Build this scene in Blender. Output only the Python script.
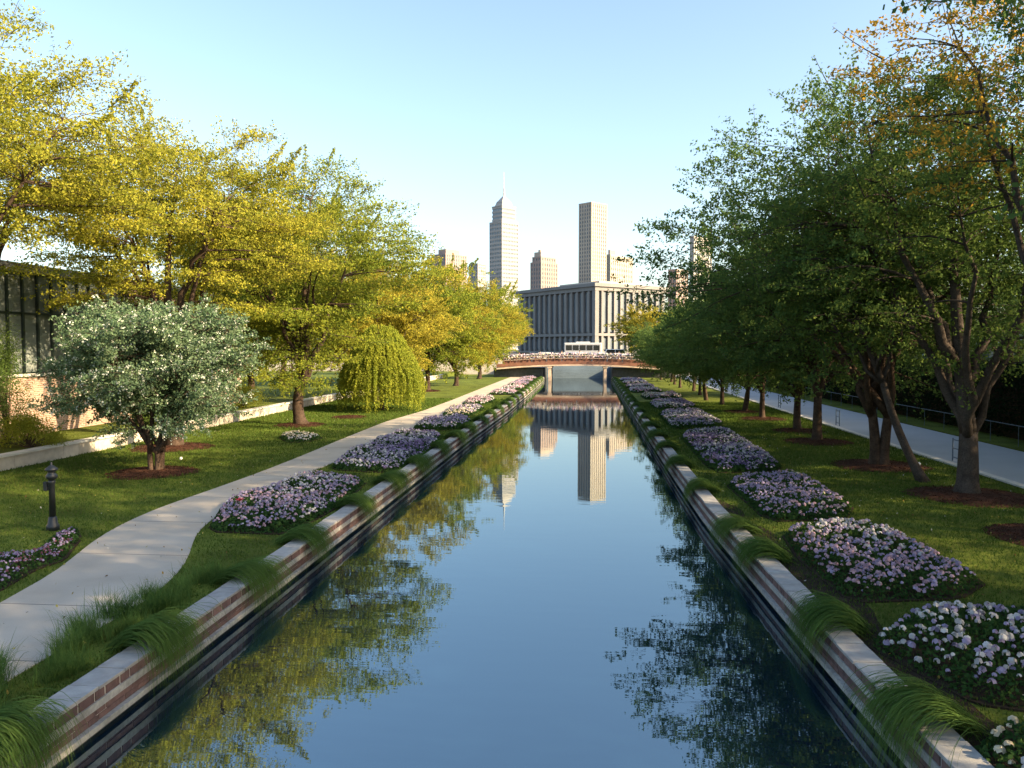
import bpy, math
import numpy as np
from mathutils import Vector

# ------------------------------------------------------------------ camera, sky, sun, exposure
for o in list(bpy.data.objects):
    bpy.data.objects.remove(o)
SC = bpy.context.scene
COL = SC.collection
R = math.radians
F_PX, CAM_Z = 800.0, 4.5
PITCH, YAW = math.atan(36 / 800.0), math.atan(73 / 800.0)
cam_d = bpy.data.cameras.new('camera')
cam = bpy.data.objects.new('camera', cam_d)
COL.objects.link(cam)
cam.location = (0, 0, CAM_Z)
cam.rotation_euler = (math.pi / 2 - PITCH, 0, YAW)
cam_d.sensor_width = 36
cam_d.lens = F_PX / 1024 * 36
cam_d.clip_end = 20000
SC.camera = cam

SUN_EL = R(26)
SUN_VEC = Vector((1.0, -0.32, 0)).normalized()          # towards the sun, on the ground
world = bpy.data.worlds.new('World')
SC.world = world
world.use_nodes = True
nt = world.node_tree
nt.nodes.clear()
sky = nt.nodes.new('ShaderNodeTexSky')
sky.sky_type = 'NISHITA'
sky.sun_disc = False
sky.sun_elevation = SUN_EL
sky.sun_rotation = math.atan2(SUN_VEC.x, SUN_VEC.y)
sky.altitude = 100
sky.air_density = 1.0
sky.dust_density = 2.2
sky.ozone_density = 0.6
bg = nt.nodes.new('ShaderNodeBackground')
bg.inputs[1].default_value = 0.115
wo = nt.nodes.new('ShaderNodeOutputWorld')
tint = nt.nodes.new('ShaderNodeMix')
tint.data_type = 'RGBA'
tint.blend_type = 'MULTIPLY'
tint.inputs[0].default_value = 1.0
tint.inputs[7].default_value = (1.0, 1.015, 1.0, 1)
nt.links.new(sky.outputs[0], tint.inputs[6])
nt.links.new(tint.outputs[2], bg.inputs[0])
nt.links.new(bg.outputs[0], wo.inputs[0])

sd = bpy.data.lights.new('sun', 'SUN')
sd.energy = 5.0
sd.angle = R(0.6)
sd.color = (1.0, 0.75, 0.45)
so = bpy.data.objects.new('sun', sd)
COL.objects.link(so)
sv = Vector((SUN_VEC.x * math.cos(SUN_EL), SUN_VEC.y * math.cos(SUN_EL), math.sin(SUN_EL)))
so.rotation_euler = sv.to_track_quat('Z', 'Y').to_euler()
so.location = (40, 0, 60)

SC.render.engine = 'CYCLES'
SC.view_settings.view_transform = 'Standard'
SC.view_settings.look = 'None'
SC.view_settings.exposure = 1.68
SC.view_settings.gamma = 1
SC.cycles.max_bounces = 7
SC.cycles.diffuse_bounces = 3
SC.cycles.glossy_bounces = 3
SC.cycles.transmission_bounces = 4
SC.cycles.caustics_reflective = False
SC.cycles.caustics_refractive = False

# ------------------------------------------------------------------ helpers
_cp, _sp, _cy, _sy = math.cos(PITCH), math.sin(PITCH), math.cos(YAW), math.sin(YAW)


def ray(px, py):
    x, y = (px - 512) / F_PX, (384 - py) / F_PX
    f, u = _cp + y * _sp, -_sp + y * _cp
    return np.array([x * _cy - f * _sy, x * _sy + f * _cy, u])


def gp(px, py, z=0.0):
    r = ray(px, py)
    t = (z - CAM_Z) / r[2]
    return np.array([r[0] * t, r[1] * t, z])


def at(px, Y):
    """x of the image column px at the distance Y along the canal"""
    r = ray(px, 348)
    return r[0] / r[1] * Y


def rot2(p, a):
    c, s = math.cos(a), math.sin(a)
    return np.array([p[0] * c - p[1] * s, p[0] * s + p[1] * c])


class MB:
    def __init__(self):
        self.v, self.f, self.n, self.c = [], [], 0, []

    def add(self, V, F):
        V = np.asarray(V, float)
        self.v.append(V)
        k = self.n
        self.f += [tuple(int(i) + k for i in f) for f in F]
        self.n += len(V)
        return self

    def box(self, x0, x1, y0, y1, z0, z1):
        V = [(x0, y0, z0), (x1, y0, z0), (x1, y1, z0), (x0, y1, z0), (x0, y0, z1), (x1, y0, z1), (x1, y1, z1), (x0, y1, z1)]
        return self.add(V, [(3, 2, 1, 0), (4, 5, 6, 7), (0, 1, 5, 4), (1, 2, 6, 5), (2, 3, 7, 6), (3, 0, 4, 7)])

    def obox(self, o, u, v, a0, a1, b0, b1, z0, z1):
        """box along the plan directions u and v from the plan point o"""
        o, u, v = [np.array(q[:2], float) for q in (o, u, v)]
        P = [o + u * a + v * b for a, b in ((a0, b0), (a1, b0), (a1, b1), (a0, b1))]
        V = [(p[0], p[1], z0) for p in P] + [(p[0], p[1], z1) for p in P]
        return self.add(V, [(3, 2, 1, 0), (4, 5, 6, 7), (0, 1, 5, 4), (1, 2, 6, 5), (2, 3, 7, 6), (3, 0, 4, 7)])

    def prism(self, P, z0, z1):
        n = len(P)
        V = [(p[0], p[1], z0) for p in P] + [(p[0], p[1], z1) for p in P]
        F = [tuple(range(n))[::-1], tuple(range(n, 2 * n))] + [(i, (i + 1) % n, (i + 1) % n + n, i + n) for i in range(n)]
        return self.add(V, F)

    def tube(self, P, rad, n=8, cap=True):
        P = np.asarray(P, float)
        m = len(P)
        rad = np.broadcast_to(np.asarray(rad, float), (m,))
        T = np.gradient(P, axis=0)
        T /= np.linalg.norm(T, axis=1)[:, None] + 1e-9
        ref = np.array([0.0, 0, 1]) if abs(T[0, 2]) < 0.8 else np.array([1.0, 0, 0])
        U = np.cross(T, ref)
        U /= np.linalg.norm(U, axis=1)[:, None] + 1e-9
        W = np.cross(T, U)
        a = np.linspace(0, 2 * math.pi, n, endpoint=False)
        V = (P[:, None] + rad[:, None, None] * (np.cos(a)[None, :, None] * U[:, None] + np.sin(a)[None, :, None] * W[:, None])).reshape(-1, 3)
        F = []
        for i in range(m - 1):
            for j in range(n):
                k = (j + 1) % n
                F.append((i * n + j, i * n + k, i * n + n + k, i * n + n + j))
        if cap:
            F += [tuple(range(n))[::-1], tuple(range((m - 1) * n, m * n))]
        return self.add(V, F)

    def lathe(self, prof, c, n=14):
        a = np.linspace(0, 2 * math.pi, n, endpoint=False)
        V = np.array([(c[0] + r * math.cos(t), c[1] + r * math.sin(t), c[2] + z) for r, z in prof for t in a])
        F = []
        for i in range(len(prof) - 1):
            for j in range(n):
                k = (j + 1) % n
                F.append((i * n + j, i * n + k, i * n + n + k, i * n + n + j))
        F += [tuple(range(n))[::-1], tuple(range((len(prof) - 1) * n, len(prof) * n))]
        return self.add(V, F)

    def arrays(self):
        return np.concatenate(self.v), self.f


def link_mesh(name, V, Fs, mat, parent=None, smooth=False, color=None, bevel=0):
    me = bpy.data.meshes.new(name)
    V = np.array(V, float)
    if parent is not None:
        b = parent
        off = np.zeros(3)
        while b is not None:
            off += np.array(b.location)
            b = b.parent
        V = V - off
    if isinstance(Fs, np.ndarray):
        m, k = Fs.shape
        me.vertices.add(len(V))
        me.vertices.foreach_set('co', V.astype(np.float32).ravel())
        me.loops.add(m * k)
        me.loops.foreach_set('vertex_index', Fs.astype(np.int32).ravel())
        me.polygons.add(m)
        me.polygons.foreach_set('loop_start', np.arange(0, m * k, k, dtype=np.int32))
        me.polygons.foreach_set('loop_total', np.full(m, k, dtype=np.int32))
        me.update(calc_edges=True)
    else:
        me.from_pydata(V.tolist(), [], Fs)
        me.update()
    if smooth:
        me.polygons.foreach_set('use_smooth', np.ones(len(me.polygons), dtype=bool))
    if color is not None:
        at_ = me.attributes.new('tone', 'FLOAT_COLOR', 'POINT')
        c4 = np.ones((len(V), 4), np.float32)
        c4[:, :3] = color
        at_.data.foreach_set('color', c4.ravel())
    me.materials.append(mat)
    o = bpy.data.objects.new(name, me)
    COL.objects.link(o)
    if parent is not None:
        o.parent = parent
    if bevel:
        md = o.modifiers.new('bevel', 'BEVEL')
        md.width = bevel
        md.segments = 2
        md.limit_method = 'ANGLE'
    return o


def obj(name, mb, mat, parent=None, smooth=False, bevel=0):
    V, Fs = mb.arrays()
    return link_mesh(name, V, Fs, mat, parent, smooth, None, bevel)


def tag(o, label, cat, group=None):
    o['label'] = label
    o['category'] = cat
    if group:
        o['group'] = group
    return o


def thing(name, label, cat, loc, group=None):
    o = bpy.data.objects.new(name, None)
    COL.objects.link(o)
    o.location = tuple(float(q) for q in loc)
    o.empty_display_size = 0.3
    return tag(o, label, cat, group)


def struct(name, mb, mat):
    o = obj(name, mb, mat)
    o['kind'] = 'structure'
    return o


def copy_tree(o, parent=None):
    c = o.copy()
    COL.objects.link(c)
    c.parent = parent
    for ch in list(o.children):
        copy_tree(ch, c)
    return c


# ------------------------------------------------------------------ materials
def mat(name, base, rough=0.8, var=0.0, scale=5.0, var2=0.0, scale2=40.0, bump=0.0, bscale=60.0, metal=0.0, spec=0.5, detail=4):
    m = bpy.data.materials.new(name)
    m.use_nodes = True
    t = m.node_tree
    p = t.nodes['Principled BSDF']
    p.inputs['Base Color'].default_value = (*base, 1)
    p.inputs['Roughness'].default_value = rough
    p.inputs['Metallic'].default_value = metal
    p.inputs['Specular IOR Level'].default_value = spec
    tc = t.nodes.new('ShaderNodeNewGeometry')
    col = None

    def noise(sc):
        n = t.nodes.new('ShaderNodeTexNoise')
        n.inputs['Scale'].default_value = sc
        n.inputs['Detail'].default_value = detail
        t.links.new(tc.outputs['Position'], n.inputs['Vector'])
        return n

    def vary(prev, amount, sc):
        n = noise(sc)
        r = t.nodes.new('ShaderNodeMapRange')
        r.inputs[1].default_value, r.inputs[2].default_value = 0.3, 0.7
        r.inputs[3].default_value, r.inputs[4].default_value = 1 - amount, 1 + amount
        t.links.new(n.outputs[0], r.inputs[0])
        mx = t.nodes.new('ShaderNodeMix')
        mx.data_type = 'RGBA'
        mx.blend_type = 'MULTIPLY'
        mx.inputs[0].default_value = 1
        if prev is None:
            mx.inputs[6].default_value = (*base, 1)
        else:
            t.links.new(prev, mx.inputs[6])
        t.links.new(r.outputs[0], mx.inputs[7])
        return mx.outputs[2]
    if var:
        col = vary(col, var, scale)
    if var2:
        col = vary(col, var2, scale2)
    if col is not None:
        t.links.new(col, p.inputs['Base Color'])
    if bump:
        n = noise(bscale)
        b = t.nodes.new('ShaderNodeBump')
        b.inputs['Strength'].default_value = bump
        b.inputs['Distance'].default_value = 0.02
        t.links.new(n.outputs[0], b.inputs['Height'])
        t.links.new(b.outputs[0], p.inputs['Normal'])
    return m


def leaf_mat(name, c0, c1, trans=0.35, tcol=None, gloss=0.0):
    """each leaf is an island with a shade of its own between c0 and c1"""
    m = bpy.data.materials.new(name)
    m.use_nodes = True
    t = m.node_tree
    t.nodes.clear()
    out = t.nodes.new('ShaderNodeOutputMaterial')
    g = t.nodes.new('ShaderNodeNewGeometry')
    n = t.nodes.new('ShaderNodeTexNoise')
    n.inputs['Scale'].default_value = 0.45
    n.inputs['Detail'].default_value = 2
    t.links.new(g.outputs['Position'], n.inputs['Vector'])
    ma = t.nodes.new('ShaderNodeMath')
    ma.operation = 'MULTIPLY_ADD'
    ma.inputs[1].default_value = 1.6
    ma.inputs[2].default_value = -0.45
    t.links.new(n.outputs[0], ma.inputs[0])
    av = t.nodes.new('ShaderNodeMath')
    av.operation = 'ADD'
    t.links.new(ma.outputs[0], av.inputs[0])
    t.links.new(g.outputs['Random Per Island'], av.inputs[1])
    hv = t.nodes.new('ShaderNodeMath')
    hv.operation = 'MULTIPLY'
    hv.inputs[1].default_value = 0.55
    hv.use_clamp = True
    t.links.new(av.outputs[0], hv.inputs[0])
    mx = t.nodes.new('ShaderNodeMix')
    mx.data_type = 'RGBA'
    mx.inputs[6].default_value = (*c0, 1)
    mx.inputs[7].default_value = (*c1, 1)
    t.links.new(hv.outputs[0], mx.inputs[0])
    d = t.nodes.new('ShaderNodeBsdfDiffuse')
    tr = t.nodes.new('ShaderNodeBsdfTranslucent')
    ms = t.nodes.new('ShaderNodeMixShader')
    ms.inputs[0].default_value = trans
    t.links.new(mx.outputs[2], d.inputs[0])
    t.links.new(mx.outputs[2], tr.inputs[0])
    t.links.new(d.outputs[0], ms.inputs[1])
    t.links.new(tr.outputs[0], ms.inputs[2])
    t.links.new(ms.outputs[0], out.inputs[0])
    return m


def tone_mat(name, trans=0.2, rough=0.6):
    m = bpy.data.materials.new(name)
    m.use_nodes = True
    t = m.node_tree
    t.nodes.clear()
    out = t.nodes.new('ShaderNodeOutputMaterial')
    a = t.nodes.new('ShaderNodeAttribute')
    a.attribute_name = 'tone'
    d = t.nodes.new('ShaderNodeBsdfDiffuse')
    tr = t.nodes.new('ShaderNodeBsdfTranslucent')
    ms = t.nodes.new('ShaderNodeMixShader')
    ms.inputs[0].default_value = trans
    t.links.new(a.outputs['Color'], d.inputs[0])
    t.links.new(a.outputs['Color'], tr.inputs[0])
    t.links.new(d.outputs[0], ms.inputs[1])
    t.links.new(tr.outputs[0], ms.inputs[2])
    t.links.new(ms.outputs[0], out.inputs[0])
    return m


def island_mat(name, c0, c1, rough=0.85, var=0.15, scale=12.0, bump=0.3, bscale=80):
    """masonry: every block is an island with its own shade"""
    m = mat(name, c0, rough, var, scale, 0, 1, bump, bscale)
    t = m.node_tree
    g = t.nodes.new('ShaderNodeNewGeometry')
    mx = t.nodes.new('ShaderNodeMix')
    mx.data_type = 'RGBA'
    mx.inputs[6].default_value = (*c0, 1)
    mx.inputs[7].default_value = (*c1, 1)
    t.links.new(g.outputs['Random Per Island'], mx.inputs[0])
    mul = [n for n in t.nodes if n.type == 'MIX' and n.blend_type == 'MULTIPLY'][0]
    t.links.new(mx.outputs[2], mul.inputs[6])
    return m


M = {}
M['lawn'] = mat('lawn', (0.098, 0.128, 0.022), 0.95, 0.35, 0.6, 0.35, 22.0, 0.8, 120, spec=0.1)
M['soil'] = mat('soil', (0.035, 0.026, 0.018), 0.95, 0.3, 4, 0.4, 60, 0.8, 50, spec=0.1)
M['mulch'] = mat('mulch', (0.058, 0.027, 0.018), 0.95, 0.35, 3, 0.6, 45, 1.0, 40, spec=0.1)
M['path'] = mat('path_concrete', (0.42, 0.38, 0.32), 0.85, 0.13, 0.7, 0.06, 60, 0.15, 150, spec=0.3)
M['joint'] = mat('path_joint', (0.16, 0.155, 0.15), 0.9, 0.2, 5)
M['coping'] = island_mat('coping_stone', (0.29, 0.29, 0.285), (0.39, 0.385, 0.37), 0.8, 0.16, 6, 0.35, 60)
M['brick'] = island_mat('wall_brick', (0.105, 0.062, 0.06), (0.19, 0.115, 0.105), 0.85, 0.25, 9, 0.5, 70)
M['mortar'] = mat('mortar', (0.58, 0.56, 0.52), 0.9, 0.12, 8, 0, 1, 0.3, 80)
M['band'] = mat('pale_band', (0.36, 0.355, 0.33), 0.8, 0.28, 2.5, 0.2, 14, 0.25, 60)
M['footing'] = mat('dark_footing', (0.035, 0.038, 0.038), 0.6, 0.35, 3, 0.2, 20, 0.3, 30)  # near-black base below the wall ledge, also on the bridge abutments
M['bed_stone'] = mat('canal_bed', (0.02, 0.025, 0.03), 0.9, 0.2, 1)
M['road'] = mat('promenade', (0.36, 0.38, 0.42), 0.75, 0.07, 0.4, 0.05, 40, 0.1, 120)
M['kerb'] = mat('kerb', (0.60, 0.59, 0.56), 0.8, 0.1, 3)
M['asphalt'] = mat('asphalt', (0.06, 0.06, 0.062), 0.9, 0.15, 1, 0.15, 50)
M['bark'] = mat('bark', (0.062, 0.043, 0.032), 0.95, 0.35, 4, 0.35, 25, 0.9, 18, spec=0.15)
M['bark_grey'] = mat('bark_grey', (0.060, 0.049, 0.042), 0.95, 0.3, 4, 0.3, 25, 0.9, 18, spec=0.15)
M['black'] = mat('black_iron', (0.014, 0.017, 0.022), 0.45, 0.1, 10)
M['metal'] = mat('blue_grey_metal', (0.10, 0.14, 0.20), 0.5, 0.1, 6, metal=0.3)
M['house_brick'] = None
M['frame'] = mat('green_frame', (0.012, 0.024, 0.022), 0.45, 0.1, 3)
M['pane'] = mat('dark_pane', (0.19, 0.22, 0.21), 0.05, 0.45, 0.35, spec=0.55)
M['pane_far'] = mat('far_pane', (0.085, 0.11, 0.14), 0.25, 0.2, 0.15, spec=0.7)
M['cream_stone'] = mat('cream_stone', (0.42, 0.355, 0.285), 0.8, 0.08, 0.08, 0.06, 0.6)
M['blue_stone'] = mat('grey_stone', (0.19, 0.187, 0.183), 0.85, 0.08, 0.1, 0.08, 1.0)
M['pale_conc'] = mat('pale_concrete', (0.38, 0.355, 0.325), 0.85, 0.08, 0.05)
M['pink_conc'] = mat('pinkish_concrete', (0.34, 0.255, 0.22), 0.85, 0.1, 0.05)
M['roofing'] = mat('roofing', (0.20, 0.20, 0.20), 0.85, 0.1, 0.3)
M['rust'] = mat('bridge_red_steel', (0.22, 0.10, 0.065), 0.6, 0.2, 1.5)
M['bridge_cream'] = mat('bridge_cream_paint', (0.60, 0.47, 0.36), 0.6, 0.15, 1.0)
M['weir'] = mat('weir_wall', (0.13, 0.18, 0.22), 0.6, 0.15, 0.4, 0.1, 5)
M['white'] = mat('white_paint', (0.75, 0.76, 0.77), 0.35, 0.04, 2)
M['silver'] = mat('silver_paint', (0.45, 0.47, 0.50), 0.35, 0.04, 2)
M['dark_paint'] = mat('dark_paint', (0.03, 0.04, 0.06), 0.3, 0.04, 2)
M['tyre'] = mat('tyre', (0.015, 0.015, 0.015), 0.8)
M['car_glass'] = mat('car_glass', (0.012, 0.016, 0.02), 0.08, spec=0.8)
M['red_lamp'] = mat('red_lamp', (0.35, 0.02, 0.02), 0.3)
M['terrace_wall'] = island_mat('terrace_stone', (0.40, 0.36, 0.30), (0.52, 0.47, 0.40), 0.85, 0.12, 4, 0.4, 30)
M['skin'] = mat('skin', (0.45, 0.27, 0.19), 0.6)
M['hair'] = mat('hair', (0.03, 0.02, 0.015), 0.7)
for k, c in dict(shirt_white=(0.72, 0.72, 0.74), shirt_pink=(0.6, 0.3, 0.3), shirt_blue=(0.12, 0.2, 0.4), trousers=(0.05, 0.06, 0.09)).items():
    M[k] = mat(k, c, 0.85, 0.1, 8)

M['leaf_gold'] = leaf_mat('golden_leaf', (0.17, 0.22, 0.035), (0.50, 0.445, 0.055), 0.48)
M['leaf_lime'] = leaf_mat('lime_leaf', (0.085, 0.155, 0.030), (0.38, 0.385, 0.045), 0.46)
M['leaf_green'] = leaf_mat('green_leaf', (0.070, 0.132, 0.036), (0.175, 0.240, 0.056), 0.42)
M['leaf_deep'] = leaf_mat('deep_leaf', (0.056, 0.118, 0.040), (0.155, 0.230, 0.062), 0.42)
M['leaf_amber'] = leaf_mat('amber_leaf', (0.20, 0.22, 0.035), (0.52, 0.42, 0.055), 0.48)
M['leaf_orange'] = leaf_mat('orange_leaf', (0.26, 0.19, 0.035), (0.60, 0.36, 0.05), 0.48)
M['leaf_willow'] = leaf_mat('willow_leaf', (0.17, 0.235, 0.035), (0.42, 0.43, 0.055), 0.45)
M['leaf_grey'] = leaf_mat('grey_green_leaf', (0.065, 0.13, 0.065), (0.22, 0.30, 0.17), 0.3)
M['leaf_bed'] = leaf_mat('bed_leaf', (0.020, 0.055, 0.018), (0.065, 0.120, 0.034), 0.25)
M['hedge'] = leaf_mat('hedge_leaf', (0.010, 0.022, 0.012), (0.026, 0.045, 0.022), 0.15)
M['grass'] = leaf_mat('grass_blade', (0.050, 0.115, 0.028), (0.155, 0.240, 0.062), 0.35)
M['turf'] = leaf_mat('turf_blade', (0.045, 0.088, 0.018), (0.110, 0.162, 0.032), 0.3)
M['petal'] = tone_mat('petal', 0.25)


def brick_mat():
    m = mat('house_brick', (0.3, 0.15, 0.1), 0.9, 0, 1, 0, 1, 0, 1)
    t = m.node_tree
    p = t.nodes['Principled BSDF']
    g = t.nodes.new('ShaderNodeNewGeometry')
    s = t.nodes.new('ShaderNodeSeparateXYZ')
    t.links.new(g.outputs['Position'], s.inputs[0])
    ad = t.nodes.new('ShaderNodeMath')
    ad.operation = 'ADD'
    t.links.new(s.outputs[0], ad.inputs[0])
    t.links.new(s.outputs[1], ad.inputs[1])
    c = t.nodes.new('ShaderNodeCombineXYZ')
    t.links.new(ad.outputs[0], c.inputs[0])
    t.links.new(s.outputs[2], c.inputs[1])
    b = t.nodes.new('ShaderNodeTexBrick')
    b.inputs['Color1'].default_value = (0.25, 0.145, 0.105, 1)
    b.inputs['Color2'].default_value = (0.35, 0.225, 0.165, 1)
    b.inputs['Mortar'].default_value = (0.40, 0.35, 0.30, 1)
    b.inputs['Scale'].default_value = 1.0
    b.inputs['Mortar Size'].default_value = 0.012
    b.inputs['Brick Width'].default_value = 0.28
    b.inputs['Row Height'].default_value = 0.09
    t.links.new(c.outputs[0], b.inputs['Vector'])
    t.links.new(b.outputs[0], p.inputs['Base Color'])
    return m


M['house_brick'] = brick_mat()


def water_mat():
    m = bpy.data.materials.new('canal_water')
    m.use_nodes = True
    t = m.node_tree
    p = t.nodes['Principled BSDF']
    p.inputs['Base Color'].default_value = (0.004, 0.014, 0.026, 1)
    p.inputs['Roughness'].default_value = 0.015
    p.inputs['IOR'].default_value = 3.7
    p.inputs['Specular Tint'].default_value = (0.74, 0.92, 1.0, 1)
    g = t.nodes.new('ShaderNodeNewGeometry')
    mp = t.nodes.new('ShaderNodeMapping')
    mp.inputs['Scale'].default_value = (0.45, 2.0, 1)
    t.links.new(g.outputs['Position'], mp.inputs['Vector'])
    n = t.nodes.new('ShaderNodeTexNoise')
    n.inputs['Scale'].default_value = 1.6
    n.inputs['Detail'].default_value = 3
    n.inputs['Roughness'].default_value = 0.45
    t.links.new(mp.outputs[0], n.inputs['Vector'])
    b = t.nodes.new('ShaderNodeBump')
    b.inputs['Strength'].default_value = 0.011
    b.inputs['Distance'].default_value = 0.12
    t.links.new(n.outputs[0], b.inputs['Height'])
    t.links.new(b.outputs[0], p.inputs['Normal'])
    return m


M['water'] = water_mat()

# ------------------------------------------------------------------ setting: canal, lawns, path
WATER_Z = -0.50
BRIDGE_Y = 122.0
HIGH_Z = 2.3                                          # street level behind the bridge
LW = [(-3, -6.3), (8, -6.3), (20, -6.27), (44, -6.22), (61, -5.95), (90, -6.0), (122, -6.2), (136, -6.2)]
RW = [(-3, 4.0), (8, 3.92), (12, 3.77), (16, 3.63), (22.5, 3.42), (30, 3.42), (44, 3.48), (60, 3.6), (77, 3.73), (100, 3.95), (136, 4.1)]


def lw(Y): return np.interp(Y, [p[0] for p in LW], [p[1] for p in LW])
def rw(Y): return np.interp(Y, [p[0] for p in RW], [p[1] for p in RW])


YS = np.arange(-3, 136.1, 1.0)
mb = MB()
V = [(lw(y) - 0.2, y, WATER_Z) for y in YS] + [(rw(y) + 0.2, y, WATER_Z) for y in YS]
n = len(YS)
mb.add(V, [(i, i + n, i + n + 1, i + 1) for i in range(n - 1)])
struct('water', mb, M['water'])
mb = MB().box(-9, 7, -6, 136, -2.6, -2.4)
struct('canal_bed', mb, M['bed_stone'])

COPE_W = 0.40
# lawns: sheets from the back of the walls outward
mb = MB()
V = [(lw(y) - COPE_W + 0.02, y, 0) for y in YS] + [(-21.2, y, 0) for y in YS]
mb.add(V, [(i, i + 1, i + n + 1, i + n) for i in range(n - 1)])
struct('lawn_left', mb, M['lawn'])
mb = MB()
V = [(rw(y) + COPE_W - 0.02, y, 0) for y in YS] + [(14.0, y, 0) for y in YS]
mb.add(V, [(i, i + n, i + n + 1, i + 1) for i in range(n - 1)])
struct('lawn_right', mb, M['lawn'])
mb = MB().box(-900, -21.5, -40, 136, -0.5, 0.5)
struct('terrace_lawn', mb, M['lawn'])
mb = MB().box(14.3, 18.9, -40, 136, -0.3, 0.01)
struct('promenade', mb, M['road'])
mb = MB()
y = -40.0
while y < 127:
    mb.box(14.0, 14.3, y, y + 1.98, -0.3, 0.06)
    y += 2.0
struct('promenade_kerb', mb, M['kerb'])
mb = MB().box(18.9, 900, -40, 136, -0.3, 0.06)
struct('ground_right', mb, M['lawn'])
# the higher street level beyond the bridge, out to the horizon
mb = MB().box(-9000, 9000, 136, 14000, -3, HIGH_Z)
struct('ground_far', mb, M['asphalt'])

# bare soil behind the right wall
ys_ = np.arange(5, 24.1, .5)
mb = MB()
V = [(rw(y) + COPE_W + 0.02, y, 0.02) for y in ys_] + [(rw(y) + COPE_W + 0.75 + 0.12 * math.sin(y * 2.3) - 0.4 * max(0, (y - 16) / 8), y, 0.006) for y in ys_]
k_ = len(ys_)
mb.add(V, [(i, i + k_, i + k_ + 1, i + 1) for i in range(k_ - 1)])
struct('soil_strip', mb, M['soil'])

# path (left bank): edges read on the ground
PL = [(-60, 640), (0, 602), (54, 575), (76, 555), (100, 536), (137, 517), (170, 504), (200, 494), (256, 474), (297, 458), (340, 440), (385, 422), (423, 411), (455, 399), (480, 389), (503, 380), (519, 374)]
PR = [(-60, 728), (0, 683), (50, 656), (110, 623), (150, 600), (180, 572), (191, 557), (191, 543), (199, 529), (215, 517), (235, 506), (256, 494), (290, 481), (326, 466), (385, 441), (414, 428), (440, 416), (462, 406), (482, 397), (505, 386), (528, 374)]


def smooth_line(P, m=160):
    P = np.array([gp(*p)[:2] for p in P])
    s = np.concatenate([[0], np.cumsum(np.linalg.norm(np.diff(P, axis=0), axis=1))])
    q = np.linspace(0, s[-1], m)
    X = np.stack([np.interp(q, s, P[:, k]) for k in (0, 1)], 1)
    for _ in range(2):
        X[1:-1] = (X[:-2] + 2 * X[1:-1] + X[2:]) / 4
    return X


pl, pr = smooth_line(PL), smooth_line(PR)
m_ = len(pl)
mb = MB()
V = [(p[0], p[1], 0.014) for p in pl] + [(p[0], p[1], 0.014) for p in pr] + [(p[0], p[1], -0.1) for p in pl] + [(p[0], p[1], -0.1) for p in pr]
Fq = []
for i in range(m_ - 1):
    Fq += [(i, i + m_, i + m_ + 1, i + 1), (i, i + 1, i + 1 + 2 * m_, i + 2 * m_), (i + m_, i + 3 * m_, i + 1 + 3 * m_, i + 1 + m_)]
mb.add(V, Fq)
struct('footpath', mb, M['path'])
mb = MB()
for Y in [8.0, 10.6, 13.0, 16.4, 19.6, 23, 27, 31, 35, 40, 45, 50, 56]:
    a = np.array([np.interp(Y, pl[:, 1], pl[:, 0]), Y])
    b = np.array([np.interp(Y, pr[:, 1], pr[:, 0]), Y])
    mb.box(a[0] + 0.02, b[0] - 0.02, Y, Y + 0.022, 0.01, 0.0165)
struct('footpath_joints', mb, M['joint'])

rng = np.random.default_rng(5)


# canal walls
def canal_wall(name, fx, sgn, label, y1=121.0):
    """fx(Y): x of the canal-side edge; sgn: +1 when the water lies on the +x side"""
    t = thing(name, label, 'wall', (float(fx(10)), 10, 0), 'canal walls')

    def run(y0, ye, d_front, d_back, z0, z1, mbx, jz=0.0):
        a, b = fx(y0), fx(ye)
        u = np.array([b - a, ye - y0])
        L = np.linalg.norm(u)
        u /= L
        nrm = np.array([u[1], -u[0]]) * sgn
        mbx.obox((a, y0), u, nrm, 0, L, -d_back, d_front, z0, z1 + jz)
    cop, ba, bb, w1, w2, core, foot = MB(), MB(), MB(), MB(), MB(), MB(), MB()
    y = -2.5
    while y < y1:
        s = float(rng.uniform(0.42, 0.86))
        run(y, y + s - 0.022, 0.014 + rng.uniform(-.008, .008), COPE_W, 0.055, 0.10, cop, rng.uniform(-.008, .008))
        y += s
    y = -2.5
    while y < y1:
        s = float(rng.choice([0.23, 0.34, 0.45]))
        run(y, y + s - 0.040, 0.004 + rng.uniform(-.003, .004), 0.10, -0.07, 0.054, ba)
        y += s
    for z0, z1 in ((-0.262, -0.184), (-0.345, -0.272)):
        y = -2.5 + rng.uniform(0, .2)
        while y < y1:
            s = float(rng.choice([0.22, 0.3, 0.44, 0.62]))
            run(y, y + s - 0.018, rng.uniform(-.003, .004), 0.10, z0, z1, bb)
            y += s
    y = -2.5
    while y < y1:
        s = 1.6
        run(y, y + s - 0.006, 0.022 + rng.uniform(-.002, .002), 0.10, -0.175, -0.075, w1)
        run(y, y + s - 0.006, 0.07 + rng.uniform(-.002, .002), 0.10, -0.43, -0.352, w2)
        run(y, y + s, -0.012, 0.36, -0.43, 0.05, core)
        run(y, y + s, 0.0, 0.36, -2.4, -0.432, foot)
        y += s
    obj('coping', cop, M['coping'], t, bevel=0.006)
    obj('upper_brickwork', ba, M['brick'], t)
    obj('lower_brickwork', bb, M['brick'], t)
    obj('pale_band', w1, M['band'], t)
    obj('ledge', w2, M['band'], t)
    obj('core', core, M['mortar'], t)
    obj('footing', foot, M['footing'], t)
    return t


canal_wall('canal_wall', lw, 1, 'left canal wall of red brick and pale bands, beside the curving footpath')
canal_wall('canal_wall', rw, -1, 'right canal wall of red brick and pale bands, below the row of dark trees')

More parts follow.
